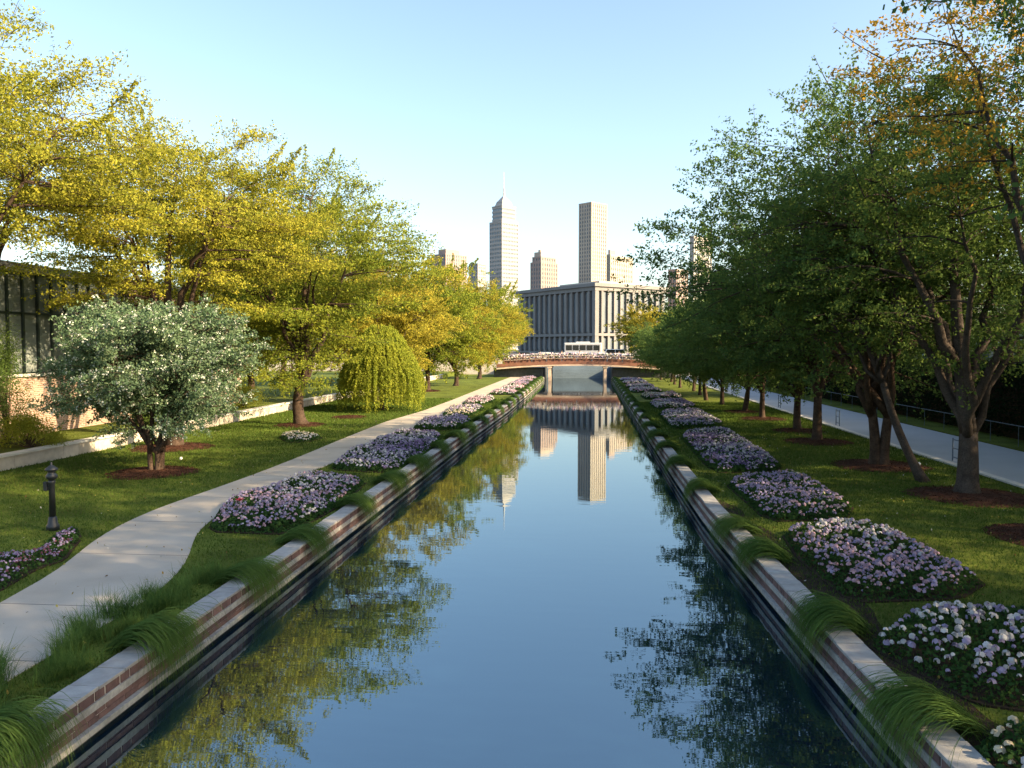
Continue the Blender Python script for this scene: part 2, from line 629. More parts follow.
# terrace wall (left)
t = thing('retaining_wall', 'low pale stone retaining wall at the back of the left lawn', 'wall', (-21.3, 40, 0))
mb, mc = MB(), MB()
y = 5.0
while y < 118:
    s = float(rng.uniform(0.8, 1.5))
    e = y + s - 0.012
    mb.box(-21.5, -21.2 + rng.uniform(-.01, .01), y, e, -0.1, 0.50)
    mc.box(-21.62, -21.13, y, e + 0.006, 0.505, 0.58)
    y += s
obj('stone_face', mb, M['terrace_wall'], t)
obj('capping', mc, M['kerb'], t)


# ------------------------------------------------------------------ foliage
def leaves_mesh(P, size, seed, up=0.0, aspect=0.55):
    """rhombic leaves at the points P"""
    r = np.random.default_rng(seed)
    k = len(P)
    u = r.normal(size=(k, 3))
    u /= np.linalg.norm(u, axis=1)[:, None]
    w = r.normal(size=(k, 3))
    w[:, 2] += up
    v = np.cross(w, u)
    v /= np.linalg.norm(v, axis=1)[:, None] + 1e-9
    s = size * r.uniform(0.65, 1.3, size=(k, 1))
    a, b = u * s * 0.5, v * s * 0.5 * aspect
    V = np.stack([P - a, P + b - a * 0.1, P + a, P - b - a * 0.1], 1).reshape(-1, 3)
    Fq = np.arange(4 * k).reshape(k, 4)
    return V, Fq


def bez(p0, p1, p2, m):
    s = np.linspace(0, 1, m)[:, None]
    return (1 - s) ** 2 * p0 + 2 * s * (1 - s) * p1 + s ** 2 * p2


def make_tree(name, loc, H, zb, rx, trunk_r, leafm, seed, ry=None, fork=2.2, n_limbs=6, n_clumps=120, per=240, leaf=0.13,
              flat=0.4, cs=1.15, shoots=0, lean=(0, 0), off=(0, 0), bark='bark', shell=0.45, spiky=0.6, limb_az=None, stems=1, top_pow=1.0, twigs=0, clump_keep=None, dense=1.75, limb_up=0.62, dz=0.5):
    """thing with trunk (and limbs) and crown. Crown: clumps of leaves on twigs through an ellipsoid"""
    r = np.random.default_rng(seed)
    per = int(per * dense)
    n_clumps = int(n_clumps * 1.25)
    ry = ry or rx
    t = thing(name, '', 'tree', loc, None)
    base = np.array(loc, float)
    c0 = np.array([lean[0] + off[0], lean[1] + off[1], (zb + H) / 2])
    hz = (H - zb) / 2
    wood = MB()
    limbs = []
    for s_ in range(stems):
        da = s_ * 2.4 + r.uniform(0, 6)
        b0 = np.array([0.0, 0, -0.1]) + (np.array([math.cos(da), math.sin(da), 0]) * trunk_r * 0.9 if stems > 1 else 0)
        fk = np.array([lean[0] * 0.55, lean[1] * 0.55, fork]) + (np.array([math.cos(da), math.sin(da), 0]) * fork * 0.28 if stems > 1 else 0)
        mid = (b0 + fk) / 2 + r.normal(size=3) * 0.06 * fork * np.array([1, 1, 0])
        tp = bez(b0, mid, fk, 9)
        rr = np.linspace(1.0, 0.74, 9) * trunk_r / (stems ** 0.5)
        rr[0] *= 1.55
        rr[1] *= 1.15
        wood.tube(tp, rr, 11)
        # leader
        top = np.array([c0[0], c0[1], zb + (H - zb) * 0.8]) + r.normal(size=3) * 0.4
        lp = bez(fk - np.array([0, 0, .05]), fk + (top - fk) * 0.5 + r.normal(size=3) * 0.5, top, 12)
        wood.tube(lp, np.linspace(0.74, 0.08, 12) * trunk_r / stems ** 0.5, 11)
        limbs.append((lp, np.linspace(0.6, 0.08, 12) * trunk_r))
        nl = n_limbs if stems == 1 else max(2, n_limbs // stems)
        for i in range(nl):
            az = (limb_az[i] if limb_az else (i + 0.5 * s_) / nl * 2 * math.pi + r.uniform(-.35, .5))
            el = r.uniform(-0.15, 0.75)
            tip = c0 + np.array([math.cos(az) * rx * math.cos(el), math.sin(az) * ry * math.cos(el), math.sin(el) * hz]) * r.uniform(0.62, 0.8)
            st = fk if i < 4 else lp[r.integers(1, 4)]
            ctrl = st + (tip - st) * np.array([0.45, 0.45, limb_up]) + r.normal(size=3) * 0.35
            q = bez(st - np.array([0, 0, 0.9 * trunk_r]), ctrl, tip, 11)
            q[1:-1] += r.normal(size=(9, 3)) * 0.10
            k = r.uniform(0.42, 0.58)
            rad = np.linspace(k, 0.06, 11) ** 1.1 * trunk_r
            wood.tube(q, rad, 8)
            limbs.append((q, rad))
    LP = np.concatenate([l[0][2:] for l in limbs])
    LR = np.concatenate([l[1][2:] for l in limbs])
    # lumpy envelope
    ph = r.uniform(0, 6.28, size=(4,))
    cl, tries = [], 0
    mind = cs * 0.56
    while len(cl) < n_clumps and tries < n_clumps * 60:
        tries += 1
        d = r.normal(size=3)
        d /= np.linalg.norm(d)
        a = math.atan2(d[1], d[0])
        lump = 1 + 0.13 * math.sin(3 * a + ph[0] + 2 * d[2]) + 0.10 * math.sin(5 * a + ph[1] - 3 * d[2]) + 0.07 * math.sin(7 * d[2] + ph[2])
        rad = r.uniform() ** shell * lump
        p = c0 + d * rad * np.array([rx, ry, hz])
        if d[2] > 0 and top_pow != 1.0:
            p[2] = c0[2] + hz * lump * rad * abs(d[2]) ** top_pow
        if p[2] < zb - 0.2:
            continue
        if clump_keep is not None and not clump_keep(p + base):
            continue
        if any((p[0] - q[0]) ** 2 + (p[1] - q[1]) ** 2 + 3 * (p[2] - q[2]) ** 2 < mind * mind for q in cl):
            continue
        cl.append(p)
    P_all = []
    for p in cl:
        dd = np.linalg.norm((LP - p) * np.array([1, 1, 1.25]), axis=1) + 0.8 * np.maximum(0, LP[:, 2] - p[2])
        j = int(np.argmin(dd))
        a = LP[j]
        L = np.linalg.norm(p - a)
        ctrl = (a + p) / 2 + np.array([0, 0, 0.12 * L]) + r.normal(size=3) * 0.08 * L
        q = bez(a, ctrl, p, 6)
        r0 = min(LR[j] * 0.8, 0.012 + 0.016 * L)
        wood.tube(q, np.linspace(r0, 0.008, 6), 5, cap=False)
        o = p - c0 * np.array([1, 1, 0.8])
        o = o / (np.linalg.norm(o) + 1e-6)
        nt_ = max(4, per // 34)
        D = r.normal(size=(nt_, 3)) * np.array([1, 1, dz]) * (1.2 - spiky) + o * spiky * np.array([1, 1, 0.2 + 0.8 * dz]) + np.array([0, 0, 0.10])
        D /= np.linalg.norm(D, axis=1)[:, None]
        Lt = cs * r.uniform(0.55, 1.25, size=nt_)
        B = p + r.normal(size=(nt_, 3)) * cs * np.array([0.42, 0.42, 0.42 * flat])
        k = per // nt_
        s = r.uniform(0, 1, size=(nt_, k)) ** 0.85
        jit = r.normal(size=(nt_, k, 3)) * 0.15 * cs * np.array([1, 1, 0.5 + 0.5 * flat]) * (1.15 - 0.75 * s[..., None])
        Q = B[:, None] + D[:, None] * (s * Lt[:, None])[..., None] + jit
        Q[..., 2] -= 0.10 * cs * s ** 2
        P_all.append(Q.reshape(-1, 3))
        for i in range(0, nt_, 2):
            wood.tube(np.array([B[i] - D[i] * 0.3, B[i] + D[i] * Lt[i] * 0.5, B[i] + D[i] * Lt[i] - [0, 0, .1 * cs]]), [0.010, 0.007, 0.003], 3, cap=False)
    # long shoots breaking the outline
    for i in range(shoots + twigs):
        p = cl[r.integers(len(cl))]
        for _ in range(10):
            q = cl[r.integers(len(cl))]
            if q[2] > p[2]:
                p = q
            if r.uniform() < 0.3:
                break
        o = p - c0
        D = o / np.linalg.norm(o) * 0.9 + np.array([0, 0, 0.30]) + r.normal(size=3) * 0.2
        D /= np.linalg.norm(D)
        L = r.uniform(0.9, 1.9) * cs
        pts = bez(p, p + D * L * 0.55, p + D * L + np.array([0, 0, 0.12 * L]), 6)
        wood.tube(pts, np.linspace(0.022, 0.005, 6), 4, cap=False)
        if True:
            k = int(per * (0.5 if i < shoots else 0.14))
            s = r.uniform(0.15, 1.02, size=k)
            Q = p + D * (s * L)[:, None] + np.array([0, 0, 0.12 * L]) * (s ** 2)[:, None] + r.normal(size=(k, 3)) * 0.11 * cs * (1.25 - s)[:, None]
            P_all.append(Q)
    P = np.concatenate(P_all)
    V, Fq = leaves_mesh(P + base, leaf, seed + 1, up=0.6)
    Vw, Fw = wood.arrays()
    link_mesh('trunk', Vw + base, Fw, M[bark], t, smooth=True)
    link_mesh('crown', V, Fq, M[leafm], t)
    return t


def place(proto, loc, rz, sc, label, group=None, name=None):
    c = copy_tree(proto)
    c.location = tuple(loc)
    c.rotation_euler = (0, 0, rz)
    c.scale = (sc, sc, sc) if not isinstance(sc, tuple) else sc
    c['label'] = label
    if group:
        c['group'] = group
    elif 'group' in c:
        del c['group']
    return c


def lab(o, label, group=None, cat=None):
    o['label'] = label
    if group:
        o['group'] = group
    if cat:
        o['category'] = cat
    return o


GL, GR = 'trees along the left bank', 'trees along the right bank'
# --- left bank
g1 = lab(make_tree('golden_tree', (-22.2, 26.0, 0.5), 14.6, 7.0, 6.6, 0.36, 'leaf_gold', 11, fork=3.2, n_limbs=8, n_clumps=150, per=260, leaf=0.115, shoots=16, cs=1.25, spiky=0.75, flat=0.22, dz=0.28, dense=2.2),
         'golden tree at the left frame edge, its branches hanging over the glass building', GL)
g2 = lab(make_tree('golden_tree', (-18.6, 34.7, 0), 14.4, 5.6, 5.8, 0.34, 'leaf_gold', 12, fork=2.6, n_limbs=8, n_clumps=150, per=250, leaf=0.12, shoots=14, cs=1.25, spiky=0.75, flat=0.22, dz=0.28, dense=2.2),
         'tall golden tree with a dark trunk just behind the white-flowering tree', GL)
g3 = lab(make_tree('spreading_tree', (-16.5, 45.3, 0), 14.6, 2.6, 6.8, 0.36, 'leaf_lime', 13, fork=2.4, n_limbs=9, n_clumps=190, per=250, leaf=0.14, shoots=16, cs=1.4, spiky=0.7, off=(0.3, -0.5), clump_keep=lambda p: not (p[0] > -13.6 and p[2] < 6.6), flat=0.22, dz=0.28, dense=2.2),
         'wide yellow-green tree with brown trunk on the lawn left of the weeping tree', GL)
g4 = lab(make_tree('feathery_tree', (-17.3, 65, 0), 11.8, 2.6, 6.6, 0.30, 'leaf_amber', 14, fork=2.0, n_limbs=9, n_clumps=190, per=190, leaf=0.17, shoots=16, cs=1.25, spiky=0.8),
         'fine-twigged amber-yellow tree rising just behind the weeping tree', GL)
g5 = lab(make_tree('round_tree', (-16.4, 82.5, 0), 12.5, 2.3, 6.0, 0.30, 'leaf_lime', 15, fork=1.9, n_limbs=7, n_clumps=150, per=170, leaf=0.22, shoots=14, cs=1.4),
         'yellow-green tree on the sunny far lawn, next beyond the weeping tree', GL)
place(g4, (-15.3, 94, 0), 2.0, 0.98, 'amber tree on the far left lawn, second beyond the weeping tree', GL)
place(g5, (-15.4, 116, 0), 1.2, 1.06, 'yellow-green tree on the far left lawn, last before the bridge', GL)
place(g4, (-22.5, 84, 0.5), 4.0, 1.05, 'amber tree on the raised terrace behind the sunny far lawn', GL)
place(g4, (-15.6, 146, HIGH_Z), 4.4, 0.8, 'golden tree directly behind the left end of the bridge', GL)
place(g5, (-17.5, 163, HIGH_Z), 2.7, 0.95, 'pale golden tree farther back behind the left bridge end', GL)
place(g5, (-25, 58, 0.5), 0.4, 1.05, 'yellow-green tree on the terrace above the low stone wall, behind the wide tree', GL)
place(g2, (-29, 75, 0.5), 2.2, 0.95, 'golden tree set back behind the brick building', GL)


def willow(loc, H, rad, seed):
    r = np.random.default_rng(seed)
    t = thing('weeping_tree', 'weeping yellow-green tree trailing to the lawn beside the footpath', 'tree', loc, GL)
    base = np.array(loc, float)
    wood = MB()
    wood.tube(bez(np.array([0, 0, -.1]), np.array([0.1, 0.1, 1.5]), np.array([0, 0, 3.6]), 8), np.linspace(0.17, 0.09, 8), 9)
    pts = []
    for i in range(950):
        a = r.uniform(0, 2 * math.pi)
        rr = rad * r.uniform(0.05, 1.0) ** 0.5
        k = rr / rad
        zt = H * (1 - 0.56 * k ** 2.4) + r.normal() * 0.12
        ze = 0.10 + r.uniform(0, 1.0) ** 1.6 * 1.5 + (1 - k) * 0.6 + 0.25 * math.sin(5 * a)
        x0 = np.array([math.cos(a) * rr * 0.80, math.sin(a) * rr * 0.80, zt])
        x2 = np.array([math.cos(a) * rr * 1.04, math.sin(a) * rr * 1.04, ze])
        x1 = np.array([math.cos(a) * rr * 1.08, math.sin(a) * rr * 1.08, zt - 0.15])
        m = 95
        s = r.uniform(0, 1, size=(m, 1))
        q = (1 - s) ** 2 * x0 + 2 * s * (1 - s) * x1 + s ** 2 * x2
        pts.append(q + r.normal(size=(m, 3)) * 0.045)
        if i % 8 == 0:
            st = np.array([0, 0, 3.0 + r.uniform(0, .6)])
            wood.tube(bez(st, (st + x0) / 2 + [0, 0, .7], x0, 7), np.linspace(0.035, 0.012, 7), 5, cap=False)
            wood.tube(bez(x0, x1, x2, 7), np.linspace(0.012, 0.004, 7), 3, cap=False)
    V, Fq = leaves_mesh(np.concatenate(pts) + base, 0.15, seed, 0, 0.4)
    Vw, Fw = wood.arrays()
    link_mesh('trunk', Vw + base, Fw, M['bark'], t, smooth=True)
    link_mesh('crown', V, Fq, M['leaf_willow'], t)
    return t


willow((-14.6, 56.5, 0), 6.1, 3.1, 21)


def blossom_tree(loc, seed):
    t = make_tree('blossom_tree', loc, 6.2, 1.5, 3.2, 0.20, 'leaf_grey', seed, fork=0.9, n_limbs=8, n_clumps=160, per=330, leaf=0.10, shoots=6, cs=0.72, spiky=0.5, shell=0.5, stems=3)
    lab(t, 'small multi-stemmed tree with grey-green leaves and white blossom, in a mulch ring', GL)
    r = np.random.default_rng(seed + 3)
    cr = [c for c in t.children if c.name.startswith('crown')][0]
    n_ = len(cr.data.vertices)
    co = np.zeros(n_ * 3, np.float32)
    cr.data.vertices.foreach_get('co', co)
    co = co.reshape(-1, 4, 3).mean(1)
    c0 = np.array([0, 0, 3.9])
    dist = np.linalg.norm((co - c0) / np.array([3.2, 3.2, 2.4]), axis=1)
    idx = r.choice(np.nonzero(dist > 0.66)[0], 1700)
    P = []
    for i in idx:
        o = (co[i] - c0) / np.linalg.norm(co[i] - c0)
        P.append(co[i] + o * 0.06 + r.normal(size=(6, 3)) * 0.045)
    V, Fq = leaves_mesh(np.concatenate(P) + np.array(loc), 0.065, seed, 0.3, 0.8)
    b = link_mesh('blossom', V, Fq, M['petal'], t, color=np.array([0.62, 0.66, 0.58]))
    b['kind'] = 'stuff'
    return t


blossom_tree((-15.5, 27.6, 0), 31)

# --- right bank
r1 = lab(make_tree('broad_tree', (11.67, 25.5, 0), 13.4, 4.2, 6.2, 0.34, 'leaf_green', 41, fork=1.95, n_limbs=8, n_clumps=190, per=230, leaf=0.12, shoots=8, twigs=6, dense=1.3, cs=1.15, bark='bark_grey',
                    limb_up=0.42, limb_az=[2.7, 0.15, 1.5, 4.2, 3.5, 5.2, 0.9, 2.0]),
         'thick grey-trunked tree forking low into three limbs, in a red mulch ring', GR)
r2 = lab(make_tree('thin_tree', (11.4, 27.9, 0), 9.8, 4.2, 3.2, 0.15, 'leaf_green', 42, fork=3.4, n_limbs=5, n_clumps=60, per=210, leaf=0.12, cs=1.0, lean=(-2.4, 0.6), bark='bark_grey'),
         'slender tree leaning left between the thick forked tree and the twin-trunk tree', GR)
r3 = lab(make_tree('broad_tree', (11.2, 31.6, 0), 13.7, 3.2, 7.4, 0.30, 'leaf_deep', 43, ry=7.0, fork=2.2, n_limbs=10, n_clumps=250, per=210, leaf=0.13, shoots=12, cs=1.2, dense=1.25, flat=0.28, dz=0.35, stems=2, off=(-0.6, 0), spiky=0.7, shell=0.5),
         'large dark twin-trunked tree whose boughs reach far out over the canal', GR)
r4 = lab(make_tree('round_tree', (11.1, 39.4, 0), 11.4, 2.6, 6.0, 0.24, 'leaf_deep', 44, fork=2.2, n_limbs=8, n_clumps=190, per=200, leaf=0.15, cs=1.2, shoots=6, dense=1.4),
         'dark green tree with straight trunk, next beyond the twin-trunked tree', GR)
r5 = lab(make_tree('round_tree', (11.5, 44.5, 0), 10.0, 2.3, 5.8, 0.22, 'leaf_green', 45, fork=1.9, n_limbs=7, n_clumps=170, per=190, leaf=0.17, cs=1.25, shoots=6, dense=1.4),
         'green tree second beyond the twin-trunked tree, trunk close to the promenade kerb', GR)
place(r4, (11.2, 51.8, 0), 2.1, 0.78, 'dark green tree with stout trunk, third beyond the twin-trunked tree', GR)
r7 = lab(make_tree('round_tree', (11.0, 57.4, 0), 8.3, 2.0, 5.0, 0.24, 'leaf_green', 46, fork=1.8, n_limbs=7, n_clumps=150, per=180, leaf=0.18, cs=1.2, stems=2, dense=1.4),
         'V-trunked green tree fourth beyond the large twin-trunked tree', GR)
place(r5, (10.8, 64.3, 0), 1.4, 0.82, 'green tree fifth beyond the large twin-trunked tree', GR)
place(r7, (10.6, 70, 0), 3.3, 0.95, 'forked green tree sixth beyond the large twin-trunked tree', GR)
for i, (Y, pr_, s_, z_) in enumerate([(78, r5, .70, 0), (85, r7, .86, 0), (92, r4, .66, 0), (100, r5, .70, 0), (108, r7, .88, 0), (115, r4, .72, 0)]):
    place(pr_, (11.0 + 0.3 * math.sin(i * 2.1), Y, z_), i * 1.7, s_, 'one of the small far green trees lined up towards the right bridge end', GR)
g8 = lab(make_tree('golden_tree', (11.0, 141, HIGH_Z), 9.4, 1.6, 5.0, 0.25, 'leaf_amber', 47, fork=1.8, n_limbs=6, n_clumps=130, per=150, leaf=0.25, cs=1.3),
         'small sunlit yellow tree behind the right end of the bridge', GR)
r0 = lab(make_tree('amber_tree', (11.4, 19.9, 0), 14.8, 8.2, 4.6, 0.25, 'leaf_orange', 48, fork=2.6, n_limbs=9, n_clumps=80, per=90, leaf=0.11, cs=1.05, shoots=14, twigs=20, spiky=0.85, bark='bark_grey', dense=1.9),
         'sparse amber-leaved tree with bare twigs in the upper right corner', GR)
# beyond the promenade
for x_, y_, rz_ in ((26, 30, 1.2), (26.5, 20, 3.0), (27, 8, 5.0)):
    place(r3, (x_, y_, 0.06), rz_, (0.95, 1.0, 0.92), 'dark tree behind the tall hedge just outside the right frame edge, shading the right lawn', 'trees behind the hedge')
for x_, y_, rz_, sc_ in ((14.5, 11.0, 4.0, (1.1, 1.1, 1.32)), (13.5, 3.0, 1.0, (1.1, 1.1, 1.35)), (13.0, -6.0, 2.4, (1.1, 1.1, 1.3))):
    place(r3, (x_, y_, 0), rz_, sc_, 'dark tree of the right bank row just outside the frame, shading the front flower beds', GR)
place(r3, (27.5, 39, 0.06), 2.6, (0.95, 0.95, 0.85), 'dark tree behind the tall hedge, nearest the right frame edge', 'trees behind the hedge')
place(r3, (28, 56, 0.06), 0.9, (0.9, 0.9, 0.8), 'dark tree behind the tall hedge, in the middle of its row', 'trees behind the hedge')
place(r4, (26, 74, 0.06), 0.9, 0.95, 'dark tree behind the tall hedge, farthest along its row', 'trees behind the hedge')


# hedge, shrubs: leaf masses over a twiggy core
def leaf_box(x0, x1, y0, y1, z0, z1, k, seed):
    r = np.random.default_rng(seed)
    P = np.stack([r.uniform(x0, x1, k), r.uniform(y0, y1, k), r.uniform(z0, z1, k)], 1)
    f = r.integers(0, 3, k)
    P[f == 0, 0] = x0 + np.abs(r.normal(size=(f == 0).sum())) * 0.14
    P[f == 1, 2] = z1 - np.abs(r.normal(size=(f == 1).sum())) * 0.14
    P[:, 2] += 0.12 * np.sin(P[:, 1] * 1.3) + 0.08 * np.sin(P[:, 1] * 3.1 + 1)
    P[:, 0] += 0.10 * np.sin(P[:, 1] * 1.7 + P[:, 2] * 2)
    return P


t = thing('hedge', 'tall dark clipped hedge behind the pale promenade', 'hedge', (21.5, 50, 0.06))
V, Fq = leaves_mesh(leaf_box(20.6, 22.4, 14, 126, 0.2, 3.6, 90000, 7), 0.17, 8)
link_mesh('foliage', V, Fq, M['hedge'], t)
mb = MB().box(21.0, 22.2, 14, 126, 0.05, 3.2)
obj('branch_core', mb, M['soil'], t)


def shrub(loc, rx, h, label, leafm, seed, k=9000, leaf=0.07):
    r = np.random.default_rng(seed)
    t = thing('shrub', label, 'shrub', loc)
    base = np.array(loc, float)
    wood = MB()
    P = []
    for i in range(40):
        a, e = r.uniform(0, 6.28), r.uniform(0.15, 1.5)
        tip = np.array([math.cos(a) * math.cos(e) * rx, math.sin(a) * math.cos(e) * rx, math.sin(e) * h]) * r.uniform(0.6, 1)
        wood.tube(bez(np.array([0, 0, -.05]), tip * [.4, .4, .7], tip, 6), np.linspace(0.02, 0.005, 6), 4, cap=False)
        P.append(tip + r.normal(size=(k // 40, 3)) * [rx * .2, rx * .2, h * .13])
    P = np.concatenate(P)
    P[:, 2] = np.abs(P[:, 2]) + 0.02
    V, Fq = leaves_mesh(P + base, leaf, seed)
    Vw, Fw = wood.arrays()
    link_mesh('stems', Vw + base, Fw, M['bark'], t)
    link_mesh('foliage', V, Fq, M[leafm], t)
    return t


shrub((-22.3, 30.2, 0.5), 1.2, 1.2, 'bright green low shrub behind the stone wall at the left frame edge', 'leaf_lime', 61)
shrub((-24.0, 31.2, 0.5), 0.9, 4.6, 'tall dark green shrub in front of the glazing at the left frame edge', 'leaf_green', 62, 14000)
shrub((-23.0, 40.5, 0.5), 1.1, 1.0, 'rounded green shrub on the terrace behind the white-flowering tree', 'leaf_green', 63)
shrub((-22.8, 51.5, 0.5), 1.5, 1.6, 'bushy green shrub on the terrace near the end of the brick building', 'leaf_lime', 64)


# mulch rings
def mulch(loc, r_, label, seed):
    r = np.random.default_rng(seed)
    m = 40
    a = np.linspace(0, 2 * math.pi, m, endpoint=False)
    rr = r_ * (1 + 0.05 * np.sin(3 * a + seed) + r.normal(size=m) * 0.02)
    V = [(loc[0], loc[1], loc[2] + 0.12)]
    for k, z in ((0.5, 0.095), (0.82, 0.06), (1.0, 0.004)):
        V += [(loc[0] + math.cos(x) * q * k, loc[1] + math.sin(x) * q * k, loc[2] + z) for x, q in zip(a, rr)]
    Fq = [(0, 1 + i, 1 + (i + 1) % m) for i in range(m)]
    for ring in range(2):
        b0 = 1 + ring * m
        Fq += [(b0 + i, b0 + m + i, b0 + m + (i + 1) % m, b0 + (i + 1) % m) for i in range(m)]
    mb = MB().add(V, Fq)
    # chips
    t = thing('mulch_ring', label, 'mulch', loc, 'mulch rings under the trees')
    obj('mulch_mound', mb, M['mulch'], t, smooth=True)
    P = np.stack([r.uniform(-1, 1, 1800), r.uniform(-1, 1, 1800), np.zeros(1800)], 1)
    d = np.hypot(P[:, 0], P[:, 1])
    P = P[d < 1.03]
    d = d[d < 1.03]
    P = P * r_
    P[:, 2] = np.interp(d, [0, .5, .82, 1, 1.1], [.12, .1, .07, .02, .015])
    V, Fq = leaves_mesh(P + np.array(loc), 0.075, seed, 1.5, 0.4)
    c = link_mesh('bark_chips', V, Fq, M['mulch'], t)
    c['kind'] = 'stuff'
    return t


for loc, r_, lb in [((11.67, 25.3, 0), 1.75, 'reddish mulch ring around the thick forked tree on the right lawn'),
                    ((11.2, 31.5, 0), 1.75, 'dark mulch ring under the large twin-trunked tree'),
                    ((11.1, 19.9, 0), 1.45, 'dark mulch ring cut off by the right frame edge'),
                    ((11.1, 39.3, 0), 1.6, 'mulch ring under the straight trunk next beyond the twin-trunked tree'),
                    ((11.5, 44.4, 0), 1.4, 'mulch ring under the second tree beyond the twin-trunked tree'),
                    ((11.2, 51.7, 0), 1.5, 'mulch ring under the third tree beyond the twin-trunked tree'),
                    ((11.0, 57.3, 0), 1.4, 'mulch ring under the V-trunked tree on the right lawn'),
                    ((-15.5, 27.4, 0), 1.55, 'red-brown mulch ring under the white-flowering tree'),
                    ((-18.6, 34.5, 0), 1.8, 'mulch ring under the dark trunk behind the white-flowering tree'),
                    ((-16.5, 45.2, 0), 1.5, 'mulch ring under the wide tree left of the weeping tree'),
                    ((-15.2, 50.5, 0), 1.2, 'empty mulch patch on the lawn in front of the weeping tree'),
                    ((-16.4, 82.3, 0), 1.4, 'mulch ring on the sunny far left lawn')]:
    mulch(loc, r_, lb, int(abs(loc[0] * 100 + loc[1] * 10)))


# ------------------------------------------------------------------ flower beds
WHITE, LILAC, PINK, VIOLET, ROSE, CREAM = (0.70, 0.69, 0.70), (0.46, 0.40, 0.58), (0.62, 0.44, 0.52), (0.24, 0.18, 0.34), (0.30, 0.13, 0.18), (0.72, 0.66, 0.50)


def inside(P, poly):
    x, y = P[:, 0], P[:, 1]
    c = np.zeros(len(P), bool)
    n_ = len(poly)
    for i in range(n_):
        (x0, y0), (x1, y1) = poly[i], poly[(i + 1) % n_]
        k = ((y0 > y) != (y1 > y)) & (x < (x1 - x0) * (y - y0) / (y1 - y0 + 1e-12) + x0)
        c ^= k
    return c


def edge_dist(P, poly):
    d = np.full(len(P), 1e9)
    for i in range(len(poly)):
        a, b = np.array(poly[i]), np.array(poly[(i + 1) % len(poly)])
        t_ = np.clip(((P - a) @ (b - a)) / ((b - a) @ (b - a)), 0, 1)
        d = np.minimum(d, np.linalg.norm(P - a - t_[:, None] * (b - a), axis=1))
    return d


def sample(poly, k, r):
    poly = np.array(poly)
    lo, hi = poly.min(0), poly.max(0)
    out = []
    got = 0
    while got < k:
        P = r.uniform(lo, hi, size=(k * 2, 2))
        P = P[inside(P, poly)]
        out.append(P)
        got += len(P)
    return np.concatenate(out)[:k]


def flower_bed(poly, label, cols, seed, h=0.34, dens=60, head=0.055, leafd=620, group='flower beds along the canal', z0=0.0):
    r = np.random.default_rng(seed)
    poly = [np.array(p[:2]) for p in poly]
    c = np.mean(poly, 0)
    # round the outline
    Q = []
    for i in range(len(poly)):
        a, b = poly[i], poly[(i + 1) % len(poly)]
        Q += [a * 0.88 + b * 0.12, a * 0.12 + b * 0.88]
    poly = Q
    A = 0.5 * abs(sum(poly[i][0] * poly[(i + 1) % len(poly)][1] - poly[(i + 1) % len(poly)][0] * poly[i][1] for i in range(len(poly))))
    t = thing('flower_bed', label, 'flower bed', (c[0], c[1], z0), group)
    obj('soil', MB().prism([p + (p - c) / np.linalg.norm(p - c) * 0.06 for p in poly][::1], z0 - 0.05, z0 + 0.03), M['soil'], t)

    def hgt(P):
        d = edge_dist(P, poly)
        return h * np.clip(d / 0.4, 0, 1) ** 0.55 * (0.86 + 0.10 * np.sin(P[:, 0] * 2.1 + seed) + 0.12 * np.sin(P[:, 1] * 1.7 + P[:, 0]))
    k = int(A * leafd)
    P = sample(poly, k, r)
    H_ = hgt(P)
    Z = H_ * r.uniform(0.05, 1.0, k) ** 0.5
    P3 = np.stack([P[:, 0], P[:, 1], z0 + Z + 0.03], 1)
    dist = c[1]
    V, Fq = leaves_mesh(P3, 0.075 if dist < 22 else 0.10 if dist < 45 else 0.16, seed, 0.5, 0.6)
    link_mesh('foliage', V, Fq, M['leaf_bed'], t)
    # blossom heads: small domes of petals
    k = int(A * dens * 0.92)
    P = sample(poly, k, r)
    g_ = np.sin(P[:, 0] * 4.3 + seed) * np.sin(P[:, 1] * 3.7 + 2 * seed) + 0.6 * np.sin(P[:, 0] * 9.1 - P[:, 1] * 7.3 + seed)
    P = P[(edge_dist(P, poly) > 0.09) & (g_ + r.normal(size=k) * 0.5 > -0.55)]
    k = len(P)
    H_ = hgt(P)
    patch = np.sin(P[:, 0] * 1.1 + seed) + np.sin(P[:, 1] * 0.8 + 2 * seed) + r.normal(size=k) * 0.9
    ci = np.clip(((patch + 2.6) / 5.2 * len(cols)).astype(int), 0, len(cols) - 1)
    C = np.array(cols)[ci] * r.uniform(0.62, 1.0, size=(k, 1))
    m = 9 if dist < 24 else 5
    hd = 0.84 * head * r.uniform(0.5, 1.3, size=(k, 1, 1))
    d = r.normal(size=(k, m, 3))
    d[..., 2] = np.abs(d[..., 2]) * 0.8
    d /= np.linalg.norm(d, axis=2)[..., None]
    ctr = np.stack([P[:, 0], P[:, 1], z0 + H_ * r.uniform(0.78, 1.22, k) + 0.045], 1)
    pc = ctr[:, None] + d * hd * 0.72
    # petals face along d
    a = np.cross(d, r.normal(size=(k, m, 3)))
    a /= np.linalg.norm(a, axis=2)[..., None]
    b = np.cross(d, a)
    s = hd * 0.62
    V = np.stack([pc - a * s, pc + b * s, pc + a * s, pc - b * s], 2).reshape(-1, 3)
    cc = np.repeat(np.clip(C, 0, 0.8), m * 4, axis=0)
    Fq = np.arange(len(V)).reshape(-1, 4)
    bl = link_mesh('blossoms', V, Fq, M['petal'], t, color=cc)
    bl['kind'] = 'stuff'
    return t


def PG(*pts):
    # the far rim is read at the top of the planting, the near rim at its foot
    m = sum(p[1] for p in pts) / len(pts)
    return [gp(*p, z=0.17 if p[1] < m else 0.0)[:2] for p in pts]


